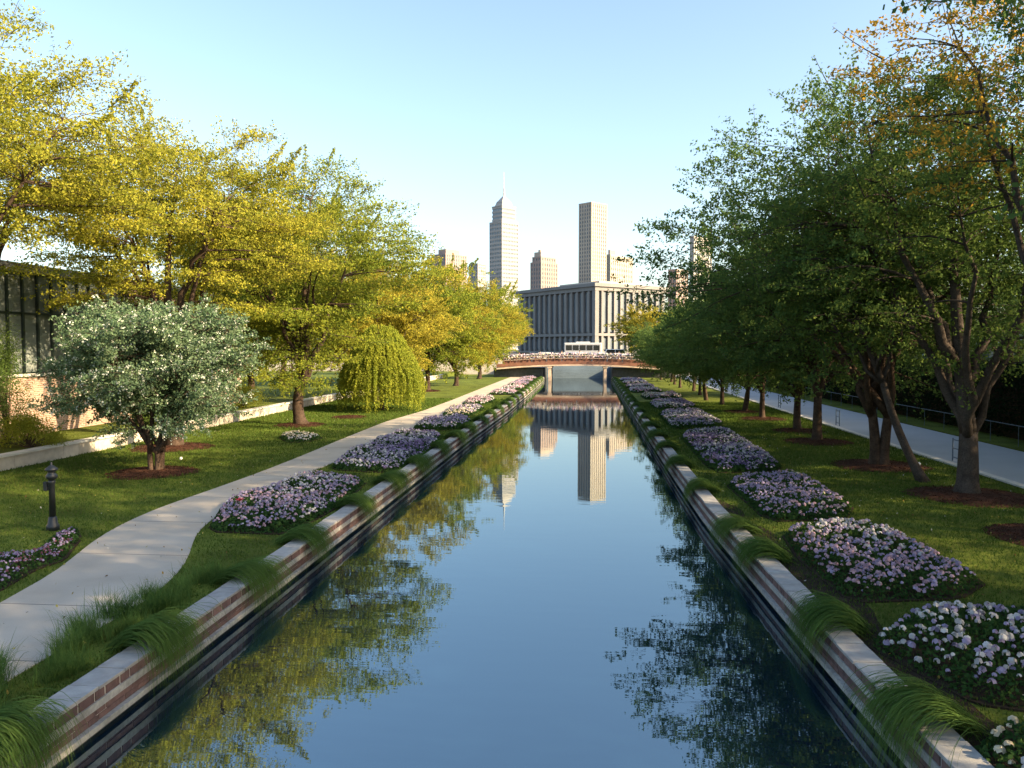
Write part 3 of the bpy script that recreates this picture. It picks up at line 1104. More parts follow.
# right bank beds
flower_bed(PG((868, 636), (912, 608), (1080, 600), (1190, 690), (1060, 716), (975, 704), (910, 668)), 'white and lilac flower bed at the right frame edge, second from the front', [WHITE, WHITE, LILAC, WHITE], 71, 0.32, 65, 0.064)
flower_bed(PG((972, 744), (998, 716), (1100, 722), (1210, 800), (1110, 840), (1020, 806)), 'white-flowered bed in the lower right corner', [WHITE, WHITE, CREAM], 72, 0.30, 62, 0.064)
flower_bed(PG((782, 528), (850, 519), (890, 528), (985, 583), (960, 599), (850, 603), (800, 560)), 'lilac and pink flower bed in front of the red mulch ring', [WHITE, LILAC, PINK, LILAC, PINK], 73, 0.30, 100, 0.053)
flower_bed(PG((724, 478), (795, 470), (853, 507), (845, 520), (768, 522)), 'lilac and cream-pink bed before the twin-trunked tree', [LILAC, LILAC, PINK, CREAM], 74, 0.29, 100, 0.055)
flower_bed(PG((678, 432), (728, 428), (783, 467), (772, 473), (712, 473)), 'lilac flower bed on the right bank, fifth from the front', [LILAC, VIOLET, WHITE, LILAC], 75, 0.29, 87, 0.064)
flower_bed(PG((657, 411), (700, 409), (727, 426), (672, 430)), 'lilac flower bed on the right bank, sixth from the front', [LILAC, WHITE, LILAC], 76, 0.29, 75, 0.072)
flower_bed(PG((648, 401), (684, 399), (698, 408), (655, 410)), 'purple and white bed on the right bank, seventh from the front', [VIOLET, LILAC, WHITE], 77, 0.29, 62, 0.085)
flower_bed(PG((640, 394), (675, 393), (684, 398.5), (646, 400)), 'pale pink bed on the far right bank in a strip of sunlight', [PINK, WHITE, CREAM], 78, 0.29, 50, 0.102)
for i, (y0, y1) in enumerate([(81, 87), (90, 96), (99, 105), (108, 114)]):
    flower_bed([(rw(y0) + .8, y0), (rw(y0) + 4.0, y0), (rw(y1) + 4.0, y1), (rw(y1) + .8, y1)], 'one of the small far flower beds near the right bridge end', [PINK, WHITE, LILAC], 80 + i, 0.30, 28, 0.12, 140)
# left bank beds
flower_bed(PG((208, 532), (225, 505), (315, 473), (367, 477), (345, 497), (290, 535)), 'white and lilac flower bed nearest the bend of the footpath', [WHITE, LILAC, PINK, LILAC, WHITE], 90, 0.32, 106, 0.053)
flower_bed(PG((330, 470), (345, 456), (400, 430), (444, 432), (430, 450), (395, 474)), 'lilac flower bed on the left bank, second from the front', [LILAC, WHITE, LILAC, VIOLET], 91, 0.30, 87, 0.064)
flower_bed(PG((413, 429), (425, 417), (462, 416), (472, 419), (462, 429), (440, 431)), 'white flower bed on the left bank, third from the front', [WHITE, LILAC], 92, 0.30, 68, 0.076)
flower_bed(PG((442, 416), (450, 406), (486, 406), (470, 417)), 'pale flower bed on the sunny left bank, fourth from the front', [WHITE, LILAC, CREAM], 93, 0.30, 56, 0.085)
flower_bed(PG((462, 405), (470, 397), (497, 398), (486, 405)), 'pale flower bed on the sunny left bank, fifth from the front', [WHITE, PINK], 94, 0.30, 43, 0.102)
for i, (y0, y1) in enumerate([(76, 82), (85, 91), (94, 100), (103, 109), (112, 117)]):
    flower_bed([(lw(y0) - 3.2, y0), (lw(y0) - .8, y0), (lw(y1) - .8, y1), (lw(y1) - 3.2, y1)], 'one of the small far flower beds near the left bridge end', [WHITE, PINK, LILAC], 95 + i, 0.30, 28, 0.12, 140)
flower_bed(PG((-40, 600), (-40, 575), (0, 558), (26, 560), (38, 545), (52, 531), (76, 522), (81, 532), (62, 553), (36, 570), (0, 592)), 'dark purple ground-cover bed curling round the black lamp post', [VIOLET, VIOLET, LILAC, ROSE], 101, 0.20, 190, 0.034, 520, 'flower patches on the left lawn')
flower_bed(PG((279, 438), (290, 432), (315, 433), (322, 438), (310, 442), (288, 443)), 'small round patch of cream flowers on the sunlit lawn', [CREAM, WHITE], 102, 0.22, 75, 0.068, 420, 'flower patches on the left lawn')
# a single red bloom
loc = gp(240, 521)
t = thing('red_flower', 'single red bloom standing out of the front left flower bed', 'flower', (loc[0], loc[1], 0.3))
mb = MB()
for i in range(6):
    a = i * math.pi / 3
    c_, s_ = math.cos(a), math.sin(a)
    mb.add([(loc[0], loc[1], .52), (loc[0] + .07 * c_ - .05 * s_, loc[1] + .07 * s_ + .05 * c_, .56), (loc[0] + .12 * c_, loc[1] + .12 * s_, .60), (loc[0] + .07 * c_ + .05 * s_, loc[1] + .07 * s_ - .05 * c_, .56)], [(0, 1, 2, 3)])
obj('petals', mb, mat('red_petal', (0.5, 0.03, 0.05), 0.6), t)
obj('stem', MB().tube([(loc[0], loc[1], .1), (loc[0], loc[1], .53)], 0.008, 5), M['grass'], t)


# ------------------------------------------------------------------ grass
def blades(bases, dirs, L, w, arch, droop, seed, segs=5):
    """arching blades: bases (k,3), dirs (k,2) plan heading"""
    r = np.random.default_rng(seed)
    k = len(bases)
    s = np.linspace(0, 1, segs + 1)
    out = L[:, None] * (s ** 1.15)[None] * arch[:, None]
    up = L[:, None] * (s[None] * 1.05 - droop[:, None] * s[None] ** 2.4)
    C = np.zeros((k, segs + 1, 3))
    C[..., 0] = bases[:, 0, None] + dirs[:, 0, None] * out
    C[..., 1] = bases[:, 1, None] + dirs[:, 1, None] * out
    C[..., 2] = bases[:, 2, None] + up
    side = np.stack([-dirs[:, 1], dirs[:, 0], r.normal(size=k) * 0.5], 1)
    side /= np.linalg.norm(side, axis=1)[:, None]
    wd = w * (1 - s ** 1.6 * 0.92)
    A = C - side[:, None] * wd[None, :, None]
    B = C + side[:, None] * wd[None, :, None]
    V = np.stack([A, B], 2).reshape(k, -1, 3)
    m = 2 * (segs + 1)
    q = np.array([(2 * i, 2 * i + 1, 2 * i + 3, 2 * i + 2) for i in range(segs)])
    Fq = (q[None] + (np.arange(k) * m)[:, None, None]).reshape(-1, 4)
    return V.reshape(-1, 3), Fq


def cascade_proto(seed, k=560, spread=0.16, reach=0.92, w=0.0046):
    """a sheaf of blades rising behind the coping, bending over it and falling down the wall face"""
    r = np.random.default_rng(seed)
    y0 = r.normal(size=k) * spread
    fan = y0 * 0.5 + r.normal(size=k) * np.where(r.uniform(size=k) < 0.15, 0.32, 0.12) + 0.10 * math.sin(seed)
    q = r.uniform(0.5, 1.18, k)
    P0 = np.stack([r.normal(size=k) * 0.10 - 0.05, y0, np.zeros(k)], 1)
    P1 = np.stack([0.18 + r.normal(size=k) * 0.06, y0 + fan * 0.25, 0.42 * q + r.normal(size=k) * 0.05], 1)
    P2 = np.stack([reach * (0.72 + 0.22 * q), y0 + fan * 0.8, 0.50 * q + r.normal(size=k) * 0.05], 1)
    P3 = np.stack([reach * (0.80 + 0.22 * q) + r.normal(size=k) * 0.05, y0 + fan * 1.3, 0.12 - 0.62 * q ** 1.2 * r.uniform(0.35, 1.1, k)], 1)
    segs = 8
    t_ = np.linspace(0, 1, segs + 1)[None, :, None]
    C = (1 - t_) ** 3 * P0[:, None] + 3 * (1 - t_) ** 2 * t_ * P1[:, None] + 3 * (1 - t_) * t_ ** 2 * P2[:, None] + t_ ** 3 * P3[:, None]
    side = np.stack([r.normal(size=k) * 0.35, np.ones(k), r.normal(size=k) * 0.35], 1)
    side /= np.linalg.norm(side, axis=1)[:, None]
    wd = w * (1 - np.linspace(0, 1, segs + 1) ** 2 * 0.75)
    V = np.stack([C - side[:, None] * wd[None, :, None], C + side[:, None] * wd[None, :, None]], 2).reshape(k, -1, 3)
    m = 2 * (segs + 1)
    f = np.array([(2 * i, 2 * i + 1, 2 * i + 3, 2 * i + 2) for i in range(segs)])
    Fq = (f[None] + (np.arange(k) * m)[:, None, None]).reshape(-1, 4)
    return V.reshape(-1, 3), Fq


def tuft_proto(seed, droopy, k=420, spread=0.34, L0=1.0, w=0.006, heading=0.0, hs=0.55):
    r = np.random.default_rng(seed)
    b = np.stack([r.normal(size=k) * 0.10, r.normal(size=k) * spread, np.zeros(k)], 1)
    a = heading + r.normal(size=k) * hs
    d = np.stack([np.cos(a), np.sin(a)], 1)
    L = L0 * r.uniform(0.55, 1.15, k)
    if droopy:
        arch = r.uniform(0.50, 0.72, k)
        dr = r.uniform(1.15, 1.62, k)
    else:
        arch = r.uniform(0.15, 0.75, k)
        dr = r.uniform(0.15, 0.75, k)
    V, Fq = blades(b, d, L, w, arch, dr, seed)
    return V, Fq


def make_tuft(name, V, Fq, label, group):
    o = link_mesh(name, V, Fq, M['grass'])
    return tag(o, label, 'grass tuft', group)


TL = [make_tuft('grass_tuft', *cascade_proto(200 + i), 'x', 'grass tufts draped over the left canal wall') for i in range(3)]
TU = [make_tuft('upright_grass', *tuft_proto(220 + i, False, 520, 0.28, 0.75, 0.0055, 0, 2.0), 'x', 'ornamental grass beside the footpath') for i in range(3)]
used = set()


def put(protos, i, loc, rz, sc, label, group):
    p = protos[i % len(protos)]
    if p.name in used:
        o = p.copy()
        COL.objects.link(o)
    else:
        used.add(p.name)
        o = p
    o.location = tuple(float(q) for q in loc)
    o.rotation_euler = (0, 0, rz)
    o.scale = sc if isinstance(sc, tuple) else (sc, sc, sc)
    return tag(o, label, 'grass tuft', group)


ORD = ['first', 'second', 'third', 'fourth', 'fifth', 'sixth', 'seventh', 'eighth', 'ninth', 'tenth', 'eleventh', 'twelfth']
yl = [8.4, 11.3, 14.9, 18.0, 21.8, 26.3, 30.5, 35, 39.5, 44, 48.5, 53, 57.5, 62, 66.5, 71, 76, 81, 86, 91, 96, 101, 106, 111, 116]
for i, Y in enumerate(yl):
    far = Y > 50
    lb = 'arching grass tuft draped over the left canal wall, %s from the front' % ORD[i] if not far else 'one of the small far grass tufts hanging over the left canal wall'
    put(TL, i, (lw(Y) - 0.62, Y + rng.uniform(-.2, .2), 0.02), rng.uniform(-.12, .12), (rng.uniform(.9, 1.05), (1.0 + Y * 0.022) * rng.uniform(.7, 1.25), rng.uniform(.85, 1.1)) if not far else (0.85, rng.uniform(1.3, 1.8), 1.0), lb, 'grass tufts draped over the left canal wall')
yr = [9.7, 13.3, 17.2, 20.0, 25.5, 30.8, 36, 41, 46, 51, 56, 61, 66, 71, 76, 81, 86, 91, 96, 101, 106, 111, 116]
for i, Y in enumerate(yr):
    far = Y > 50
    lb = 'arching grass tuft draped over the right canal wall, %s from the front' % ORD[i] if not far else 'one of the small far grass tufts hanging over the right canal wall'
    put(TL, i + 1, (rw(Y) + 0.62, Y + rng.uniform(-.2, .2), 0.02), math.pi + rng.uniform(-.12, .12), (rng.uniform(.9, 1.05), (0.95 + Y * 0.022) * rng.uniform(.7, 1.25), rng.uniform(.85, 1.1)) if not far else (0.85, rng.uniform(1.3, 1.8), 1.0), lb, 'grass tufts draped over the right canal wall')
# a drift of ornamental grass between the footpath and the left wall
spots = [(-8.0, 8.6), (-7.3, 8.9), (-8.6, 9.2), (-7.7, 9.6), (-7.1, 10.2), (-8.1, 10.1), (-7.5, 10.9), (-7.2, 11.9), (-7.7, 11.6), (-7.2, 12.9), (-7.7, 12.5), (-7.3, 13.8), (-7.7, 13.5), (-7.2, 14.6)]
for i, (x, Y) in enumerate(spots):
    put(TU, i, (x, Y, 0), rng.uniform(0, 6.28), rng.uniform(0.5, 0.8) if Y > 10 else 0.85, 'one of the bushy grass clumps crowded between the footpath and the left canal wall', 'ornamental grass beside the footpath')

# short turf blades on the near lawns
r = np.random.default_rng(300)
poly_path = np.concatenate([pl, pr[::-1]])
P = np.concatenate([np.stack([r.uniform(-21.2, -6.7, 150000), 8 + 62 * r.uniform(0, 1, 150000) ** 1.7], 1), np.stack([r.uniform(3.9, 13.9, 130000), 7 + 60 * r.uniform(0, 1, 130000) ** 1.6], 1)])
P = P[~inside(P, poly_path)]
P = P[(P[:, 0] > 0) | (P[:, 0] < lw(P[:, 1]) - 0.42)]
P = P[(P[:, 0] < 0) | (P[:, 0] > rw(P[:, 1]) + 0.42)]
k = len(P)
a = r.uniform(0, 6.28, k)
h_ = r.uniform(0.025, 0.07, k) * (1 + P[:, 1] / 60)
w_ = 0.006 + P[:, 1] * 0.0003
B = np.stack([P[:, 0], P[:, 1], np.zeros(k)], 1)
sd_ = np.stack([np.cos(a), np.sin(a), np.zeros(k)], 1) * w_[:, None]
tip = B + np.stack([r.normal(size=k) * 0.03, r.normal(size=k) * 0.03, h_], 1)
V = np.stack([B - sd_, B + sd_, tip], 1).reshape(-1, 3)
o = link_mesh('turf', V, np.arange(3 * k).reshape(-1, 3), M['turf'])
o['kind'] = 'stuff'
o['label'] = 'short green turf blades on the lawns'
o['category'] = 'grass'

# fallen petals and leaves
r = np.random.default_rng(310)
P = np.concatenate([np.stack([r.uniform(-20.5, -7, 700), r.uniform(9, 60, 700)], 1), np.stack([r.uniform(4.2, 13.6, 800), r.uniform(9, 50, 800)], 1)])
P = P[(P[:, 0] > 0) | (P[:, 0] < lw(P[:, 1]) - 0.5)]
V, Fq = leaves_mesh(np.concatenate([P, np.full((len(P), 1), 0.045)], 1), 0.06, 311, 4.0, 0.6)
cc = np.array([(0.5, 0.48, 0.42), (0.35, 0.24, 0.06), (0.42, 0.36, 0.10), (0.16, 0.09, 0.04)])[r.integers(0, 4, len(P))]
o = link_mesh('fallen_leaves', V, Fq, M['petal'], color=np.repeat(cc, 4, axis=0))
o['kind'] = 'stuff'
o['label'] = 'fallen petals and yellow leaves scattered over lawns and path'
o['category'] = 'leaf litter'

# ------------------------------------------------------------------ lamp post
loc = gp(53, 530)
t = thing('lamp_post', 'short black lamp post among purple ground cover on the left lawn', 'lamp post', (loc[0], loc[1], 0))
lc = (loc[0], loc[1], 0)
obj('base', MB().lathe([(.15, 0), (.15, .12), (.12, .16), (.10, .3), (.085, .34)], lc), M['black'], t, True)
obj('post', MB().lathe([(.075, .33), (.068, 1.15), (.085, 1.17), (.085, 1.22), (.07, 1.24)], lc), M['black'], t, True)
obj('lamp_head', MB().lathe([(.06, 1.24), (.13, 1.30), (.135, 1.36), (.10, 1.40), (.08, 1.46), (.15, 1.49), (.145, 1.53), (.06, 1.60), (.02, 1.62), (.03, 1.66), (.001, 1.70)], lc), M['black'], t, True)
b = obj('control_box', MB().box(lc[0] - .20, lc[0] - .10, lc[1] - .05, lc[1] + .05, 0.98, 1.2), M['black'], t, bevel=.012)
obj('bracket', MB().box(lc[0] - .101, lc[0] - .05, lc[1] - .015, lc[1] + .015, 1.07, 1.11), M['black'], t)


# small ground lights (white dots on the lawns)
def spike_light(loc, label):
    t = thing('ground_light', label, 'ground light', loc, 'small white ground lights')
    obj('spike', MB().lathe([(.012, -.05), (.012, .10)], loc, 6), M['black'], t)
    obj('globe', MB().lathe([(.02, .10), (.05, .12), (.065, .16), (.05, .20), (.01, .225)], loc, 10), M['white'], t, True)


spike_light(gp(181, 462.5), 'small white ground light beside the mulch ring on the left lawn')
spike_light(gp(919, 468), 'small white ground light at the foot of the slender leaning tree')

# ------------------------------------------------------------------ promenade furniture
def stand(Y, label, x=14.62):
    t = thing('ladder_stand', label, 'metal stand', (x, Y, 0.01), 'ladder-shaped metal stands on the promenade')
    for dy in (0, 0.62):
        obj('upright', MB().tube([(x, Y + dy, 0.01), (x, Y + dy, 0.92)], 0.026, 8), M['metal'], t)
    for z in (0.16, 0.52, 0.86):
        obj('rung', MB().tube([(x, Y + 0.026, z), (x, Y + 0.594, z)], 0.02, 7), M['metal'], t)
    return t


for Y, lb in ((26.2, 'ladder-shaped metal stand at the right frame edge'), (32.6, 'ladder-shaped metal stand between the slender and the thick forked tree'), (47.5, 'ladder-shaped metal stand just left of the twin-trunked tree'),
              (56.5, 'ladder-shaped metal stand behind the straight-trunked tree'), (61.5, 'ladder-shaped metal stand farthest along the promenade')):
    stand(Y, lb)
t = thing('handrail', 'thin metal handrail between the promenade and the tall hedge', 'railing', (19.4, 40, 0.06))
obj('rail', MB().tube([(19.4, 15, 1.0), (19.4, 70, 1.0), (19.4, 120, 1.0)], 0.020, 8), M['metal'], t)
for i in range(43):
    obj('post', MB().tube([(19.4, 15.2 + i * 2.5, 0.06), (19.4, 15.2 + i * 2.5, 0.98)], 0.014, 6), M['metal'], t)


# ------------------------------------------------------------------ glass and brick building, left
t = thing('brick_building', 'brick building with tall dark-framed glazing behind the golden trees', 'building', (-25.3, 40, 0.5))
mb = MB().box(-40, -25.3, 20, 57, 0.45, 3.2)
obj('brick_base', mb, M['house_brick'], t)
obj('sill', MB().box(-25.5, -25.18, 19.9, 42.6, 3.205, 3.33), M['kerb'], t)
obj('upper_wall', MB().box(-40, -25.42, 42.5, 57, 3.2, 7.9).box(-40, -39.6, 20, 42.5, 3.2, 7.9).box(-39.6, -25.42, 20, 20.3, 3.2, 7.9), M['house_brick'], t)
obj('roof', MB().box(-40.6, -25.05, 19.4, 57.6, 7.905, 8.3), M['roofing'], t, bevel=.03)
obj('inner_floor', MB().box(-39.5, -25.6, 20.4, 42.4, 3.2, 3.3), M['path'], t)
yy, i = 20.4, 0
panes = []
while yy < 42.3:
    y2 = min(yy + 0.98, 42.4)
    for (z0, z1) in ((3.36, 6.02), (6.12, 7.86)):
        p = obj('window', MB().box(-25.40, -25.385, yy + 0.03, y2 - 0.03, z0, z1), M['pane'], t)
        panes.append(p)
    yy = y2
    i += 1
    obj('mullion', MB().box(-25.45, -25.28, yy - 0.055, yy + 0.055, 3.335, 7.9), M['frame'], t)
obj('transom', MB().box(-25.44, -25.295, 20.3, 42.45, 6.02, 6.12), M['frame'], t)
obj('transom', MB().box(-25.44, -25.295, 20.3, 42.45, 3.335, 3.40), M['frame'], t)

# pale low building behind the hedge, right
t = thing('pale_building', 'long pale low building half hidden behind the hedge on the right', 'building', (36, 50, 0))
obj('wall', MB().box(34, 46, 18, 100, 0, 6.0), M['pale_conc'], t)
obj('roof', MB().box(33.6, 46.4, 17.6, 100.4, 6.005, 6.3), M['roofing'], t)
for i in range(26):
    obj('window', MB().box(33.93, 34.02, 20 + i * 3, 21.9 + i * 3, 3.0, 4.8), M['pane'], t)

# ------------------------------------------------------------------ bridge
t = thing('bridge', 'low red and cream bridge crossing the canal at its far end', 'bridge', (-1, BRIDGE_Y, 0))
bx0, bx1 = -13.5, 12.0


def arch(x, z_mid, drop):
    return z_mid - drop * ((x + 1.2) / 12.5) ** 2


xs = np.linspace(bx0, bx1, 41)


def arch_slab(y0, y1, zt, zb_, drop, mbx):
    V, Fq = [], []
    for x in xs:
        V += [(x, y0, arch(x, zb_, drop)), (x, y1, arch(x, zb_, drop)), (x, y1, arch(x, zt, drop)), (x, y0, arch(x, zt, drop))]
    for i in range(len(xs) - 1):
        a_, b_ = 4 * i, 4 * i + 4
        Fq += [(a_, b_, b_ + 3, a_ + 3), (a_ + 3, b_ + 3, b_ + 2, a_ + 2), (a_ + 2, b_ + 2, b_ + 1, a_ + 1), (a_ + 1, b_ + 1, b_, a_)]
    m = 4 * (len(xs) - 1)
    Fq += [(0, 3, 2, 1), (m, m + 1, m + 2, m + 3)]
    return mbx.add(V, Fq)


obj('deck', arch_slab(BRIDGE_Y, BRIDGE_Y + 6.5, 2.35, 2.0, 0.5, MB()), M['asphalt'], t)
obj('fascia', arch_slab(BRIDGE_Y - 0.25, BRIDGE_Y - 0.002, 2.50, 2.02, 0.5, MB()), M['rust'], t)
obj('girder', arch_slab(BRIDGE_Y - 0.32, BRIDGE_Y + 0.4, 2.015, 1.80, 0.6, MB()), M['bridge_cream'], t)
for px in (-5.35, 3.05):
    obj('pier', MB().box(px - .22, px + .22, BRIDGE_Y - 0.2, BRIDGE_Y + 6.2, -2.4, 1.72).box(px - .34, px + .34, BRIDGE_Y - 0.26, BRIDGE_Y + 6.3, 1.45, 1.70), M['bridge_cream'], t)
obj('abutment', MB().box(-14, -6.35, BRIDGE_Y + 0.6, BRIDGE_Y + 14, -2.4, 1.4), M['footing'], t)
obj('abutment', MB().box(4.2, 13, BRIDGE_Y + 0.6, BRIDGE_Y + 14, -2.4, 1.4), M['footing'], t)
rail = MB()
for z in (2.95, 3.35):
    rail.tube([(x, BRIDGE_Y - .12, arch(x, z, .5)) for x in xs], 0.035, 6)
obj('handrail', rail, M['bridge_cream'], t)
for x in np.linspace(bx0 + .2, bx1 - .2, 27):
    obj('railing_post', MB().box(x - .035, x + .035, BRIDGE_Y - .155, BRIDGE_Y - .085, arch(x, 2.49, .5), arch(x, 3.35, .5)), M['rust'], t)
# weir behind the bridge
t = thing('weir', 'blue-grey banded weir wall closing the canal under the bridge', 'weir', (-1.2, 134, WATER_Z))
mb = MB()
for i in range(6):
    mb.box(-6.4, 4.2, 133.0 + i * 0.35, 136.2, -0.9 + i * 0.45, -0.45 + i * 0.45 - 0.006)
obj('steps', mb, M['weir'], t)
# embankment either side
t = thing('embankment_wall', 'dark embankment wall left of the bridge, hidden behind the path end', 'wall', (-40, 136, 0))
obj('face', MB().box(-400, -14.02, 135.6, 136.0, -0.3, 2.5), M['terrace_wall'], t)
t = thing('embankment_wall', 'dark embankment wall right of the bridge, behind the far tree row', 'wall', (40, 136, 0))
obj('face', MB().box(13.02, 400, 135.6, 136.0, -0.3, 2.5), M['terrace_wall'], t)

# planters of flowers on the bridge
for i, x in enumerate(np.arange(-11.6, 11.0, 2.3)):
    z = arch(x, 2.36, .5)
    t = thing('planter', 'one of the flower-filled planters lined up along the bridge railing', 'planter', (x, BRIDGE_Y + .6, z), 'flower planters on the bridge')
    obj('box', MB().box(x - 1.05, x + 1.05, BRIDGE_Y + .3, BRIDGE_Y + .9, z, z + .55), M['rust'], t)
    rr = np.random.default_rng(400 + i)
    P = np.stack([rr.uniform(x - 1.1, x + 1.1, 260), rr.uniform(BRIDGE_Y + .2, BRIDGE_Y + 1, 260), z + .5 + rr.uniform(0, .75, 260)], 1)
    V, Fq = leaves_mesh(P, .24, 401 + i)
    link_mesh('foliage', V, Fq, M['leaf_bed'], t)
    P = np.stack([rr.uniform(x - 1.15, x + 1.15, 190), rr.uniform(BRIDGE_Y + .1, BRIDGE_Y + 1, 190), z + .62 + rr.uniform(0, .8, 190)], 1)
    V, Fq = leaves_mesh(P, .30, 402 + i, 0, .9)
    cc = np.array([WHITE, WHITE, PINK, LILAC, CREAM])[rr.integers(0, 5, 190)]
    o = link_mesh('blossoms', V, Fq, M['petal'], t, color=np.repeat(cc, 4, axis=0))
    o['kind'] = 'stuff'


# pedestrians on the bridge: one skinned body each, clothes and hair as parts
def person(x, y, z, rz, shirt, label, stride=0.18):
    t = thing('person', label, 'person', (x, y, z), 'pedestrians on the bridge')
    J = {'pel': (0, 0, .95), 'wst': (0, 0, 1.12), 'chs': (0, 0, 1.36), 'nek': (0, 0, 1.50), 'hd0': (0, .01, 1.58), 'hd1': (0, .015, 1.70),
         'hl': (-.10, 0, .90), 'kl': (-.11, stride * .5, .49), 'al': (-.11, stride * .7, .08), 'tl': (-.11, stride * .7 + .14, .03),
         'hr': (.10, 0, .90), 'kr': (.11, -stride * .2, .49), 'ar': (.11, -stride, .10), 'tr': (.11, -stride + .14, .03),
         'sl': (-.19, 0, 1.40), 'el': (-.24, -.04, 1.12), 'wl': (-.23, .06, .88), 'fl': (-.22, .09, .78),
         'sr': (.19, 0, 1.40), 'er': (.24, -.02, 1.12), 'wr': (.23, .10, .89), 'fr': (.22, .14, .80)}
    rad = {'pel': .135, 'wst': .12, 'chs': .14, 'nek': .055, 'hd0': .085, 'hd1': .09, 'hl': .085, 'kl': .055, 'al': .04, 'tl': .035, 'hr': .085, 'kr': .055, 'ar': .04, 'tr': .035,
           'sl': .055, 'el': .042, 'wl': .03, 'fl': .03, 'sr': .055, 'er': .042, 'wr': .03, 'fr': .03}
    E = ['pel wst', 'wst chs', 'chs nek', 'nek hd0', 'hd0 hd1', 'pel hl', 'hl kl', 'kl al', 'al tl', 'pel hr', 'hr kr', 'kr ar', 'ar tr', 'chs sl', 'sl el', 'el wl', 'wl fl', 'chs sr', 'sr er', 'er wr', 'wr fr']
    K = list(J)

    def skin(name, keys, m, grow):
        me = bpy.data.meshes.new(name)
        ks = [q for q in K if q in keys]
        ed = [tuple(ks.index(w) for w in e.split()) for e in E if all(w in ks for w in e.split())]
        me.from_pydata([J[q] for q in ks], ed, [])
        me.materials.append(m)
        o = bpy.data.objects.new(name, me)
        COL.objects.link(o)
        o.parent = t
        o.modifiers.new('skin', 'SKIN')
        for q, s_ in zip(ks, me.skin_vertices[0].data):
            s_.radius = (rad[q] * grow, rad[q] * grow)
        me.skin_vertices[0].data[0].use_root = True
        o.modifiers.new('sub', 'SUBSURF').render_levels = 1
        return o
    skin('body', K, M['skin'], 1.0)
    skin('shirt', ['pel', 'wst', 'chs', 'sl', 'el', 'sr', 'er'], shirt, 1.12)
    skin('trousers', ['pel', 'hl', 'kl', 'al', 'hr', 'kr', 'ar'], M['trousers'], 1.14)
    obj_h = MB().lathe([(.03, 1.60), (.098, 1.66), (.10, 1.72), (.07, 1.79), (.01, 1.81)], (0, -.015, 0), 12)
    V, Fq = obj_h.arrays()
    o = link_mesh('hair', V, Fq, M['hair'], None, True)
    o.parent = t
    t.rotation_euler = (0, 0, rz)
    return t


for x, dy, rz, sh, lb in [(-10.2, 2.0, 1.6, 'shirt_white', 'person in a white shirt walking near the left end of the bridge'),
                          (-7.0, 2.6, -1.5, 'shirt_blue', 'person in a blue top on the bridge, second from its left end'),
                          (-3.6, 2.1, 1.4, 'shirt_white', 'person in a white shirt on the bridge above the left pier'),
                          (-0.8, 2.8, -1.6, 'shirt_pink', 'person in a pink top at the middle of the bridge'),
                          (2.1, 2.2, 1.5, 'shirt_white', 'person in a white shirt on the bridge above the right pier'),
                          (5.2, 2.6, -1.4, 'shirt_blue', 'person in a blue top walking on the right part of the bridge'),
                          (8.0, 2.1, 1.6, 'shirt_pink', 'person in a pink top near the right end of the bridge')]:
    person(x, BRIDGE_Y + dy, arch(x, 2.36, .5), rz, M[sh], lb)


# ------------------------------------------------------------------ vehicles beyond the bridge
def wheel(t, x, y, z, r_):
    w = obj('wheel', MB().tube([(x, y - .11, z), (x, y + .11, z)], r_, 16), M['tyre'], t)
    obj('rim', MB().tube([(x, y - .125, z), (x, y - .112, z)], r_ * .6, 12), M['silver'], w)


def car(x, y, paint, label, L=4.4, van=False):
    z = HIGH_Z
    t = thing('parked_car', label, 'car', (x, y, z), 'cars parked behind the bridge')
    Wd = 1.75
    hb, hr_ = (0.95, 1.45) if not van else (1.1, 2.0)
    prof = [(0, .5), (0, hb * .85), (.12, hb), (1.15 if not van else .7, hb + .03), (1.75 if not van else 1.1, hr_), (3.4 if not van else 4.1, hr_), (4.1 if not van else 4.3, hb + .05), (L, hb * .9), (L, .5)]
    m = len(prof)
    V = [(x + a, y, z + b) for a, b in prof] + [(x + a, y + Wd, z + b) for a, b in prof]
    Fq = [tuple(range(m)), tuple(range(2 * m - 1, m - 1, -1))] + [(i, i + m, (i + 1) % m + m, (i + 1) % m) for i in range(m)]
    obj('body', MB().add(V, Fq), paint, t, bevel=.06)
    x0, x1, x2, x3 = (1.32, 1.82, 3.3, 3.8) if not van else (.85, 1.2, 4.0, 4.15)
    xm = (x1 + x2) / 2
    for A in ([(x0, hb + .06), (xm - .05, hb + .06), (xm - .05, hr_ - .09), (x1, hr_ - .09)], [(xm + .05, hb + .06), (x3, hb + .06), (x2, hr_ - .09), (xm + .05, hr_ - .09)]):
        V = [(x + a, y - .012, z + b) for a, b in A] + [(x + a, y + .03, z + b) for a, b in A]
        obj('window', MB().add(V, [(0, 1, 2, 3), (7, 6, 5, 4), (0, 4, 5, 1), (1, 5, 6, 2), (2, 6, 7, 3), (3, 7, 4, 0)]), M['car_glass'], t)
    for a in (.85, L - .85):
        wheel(t, x + a, y + .05, z + .34, .34)
    obj('headlight', MB().box(x - .015, x + .05, y + .12, y + .5, z + .62, z + .78), M['white'], t)
    obj('tail_light', MB().box(x + L - .05, x + L + .015, y + .12, y + .5, z + .62, z + .78), M['red_lamp'], t)
    return t


car(-9.8, 139.5, M['silver'], 'silver car parked behind the left half of the bridge')
car(-4.6, 140.5, M['white'], 'white car parked behind the middle of the bridge')
car(2.6, 139.2, M['white'], 'white van parked behind the right half of the bridge', 4.6, True)
car(-13.6, 147, M['dark_paint'], 'dark car under the golden tree behind the bridge')
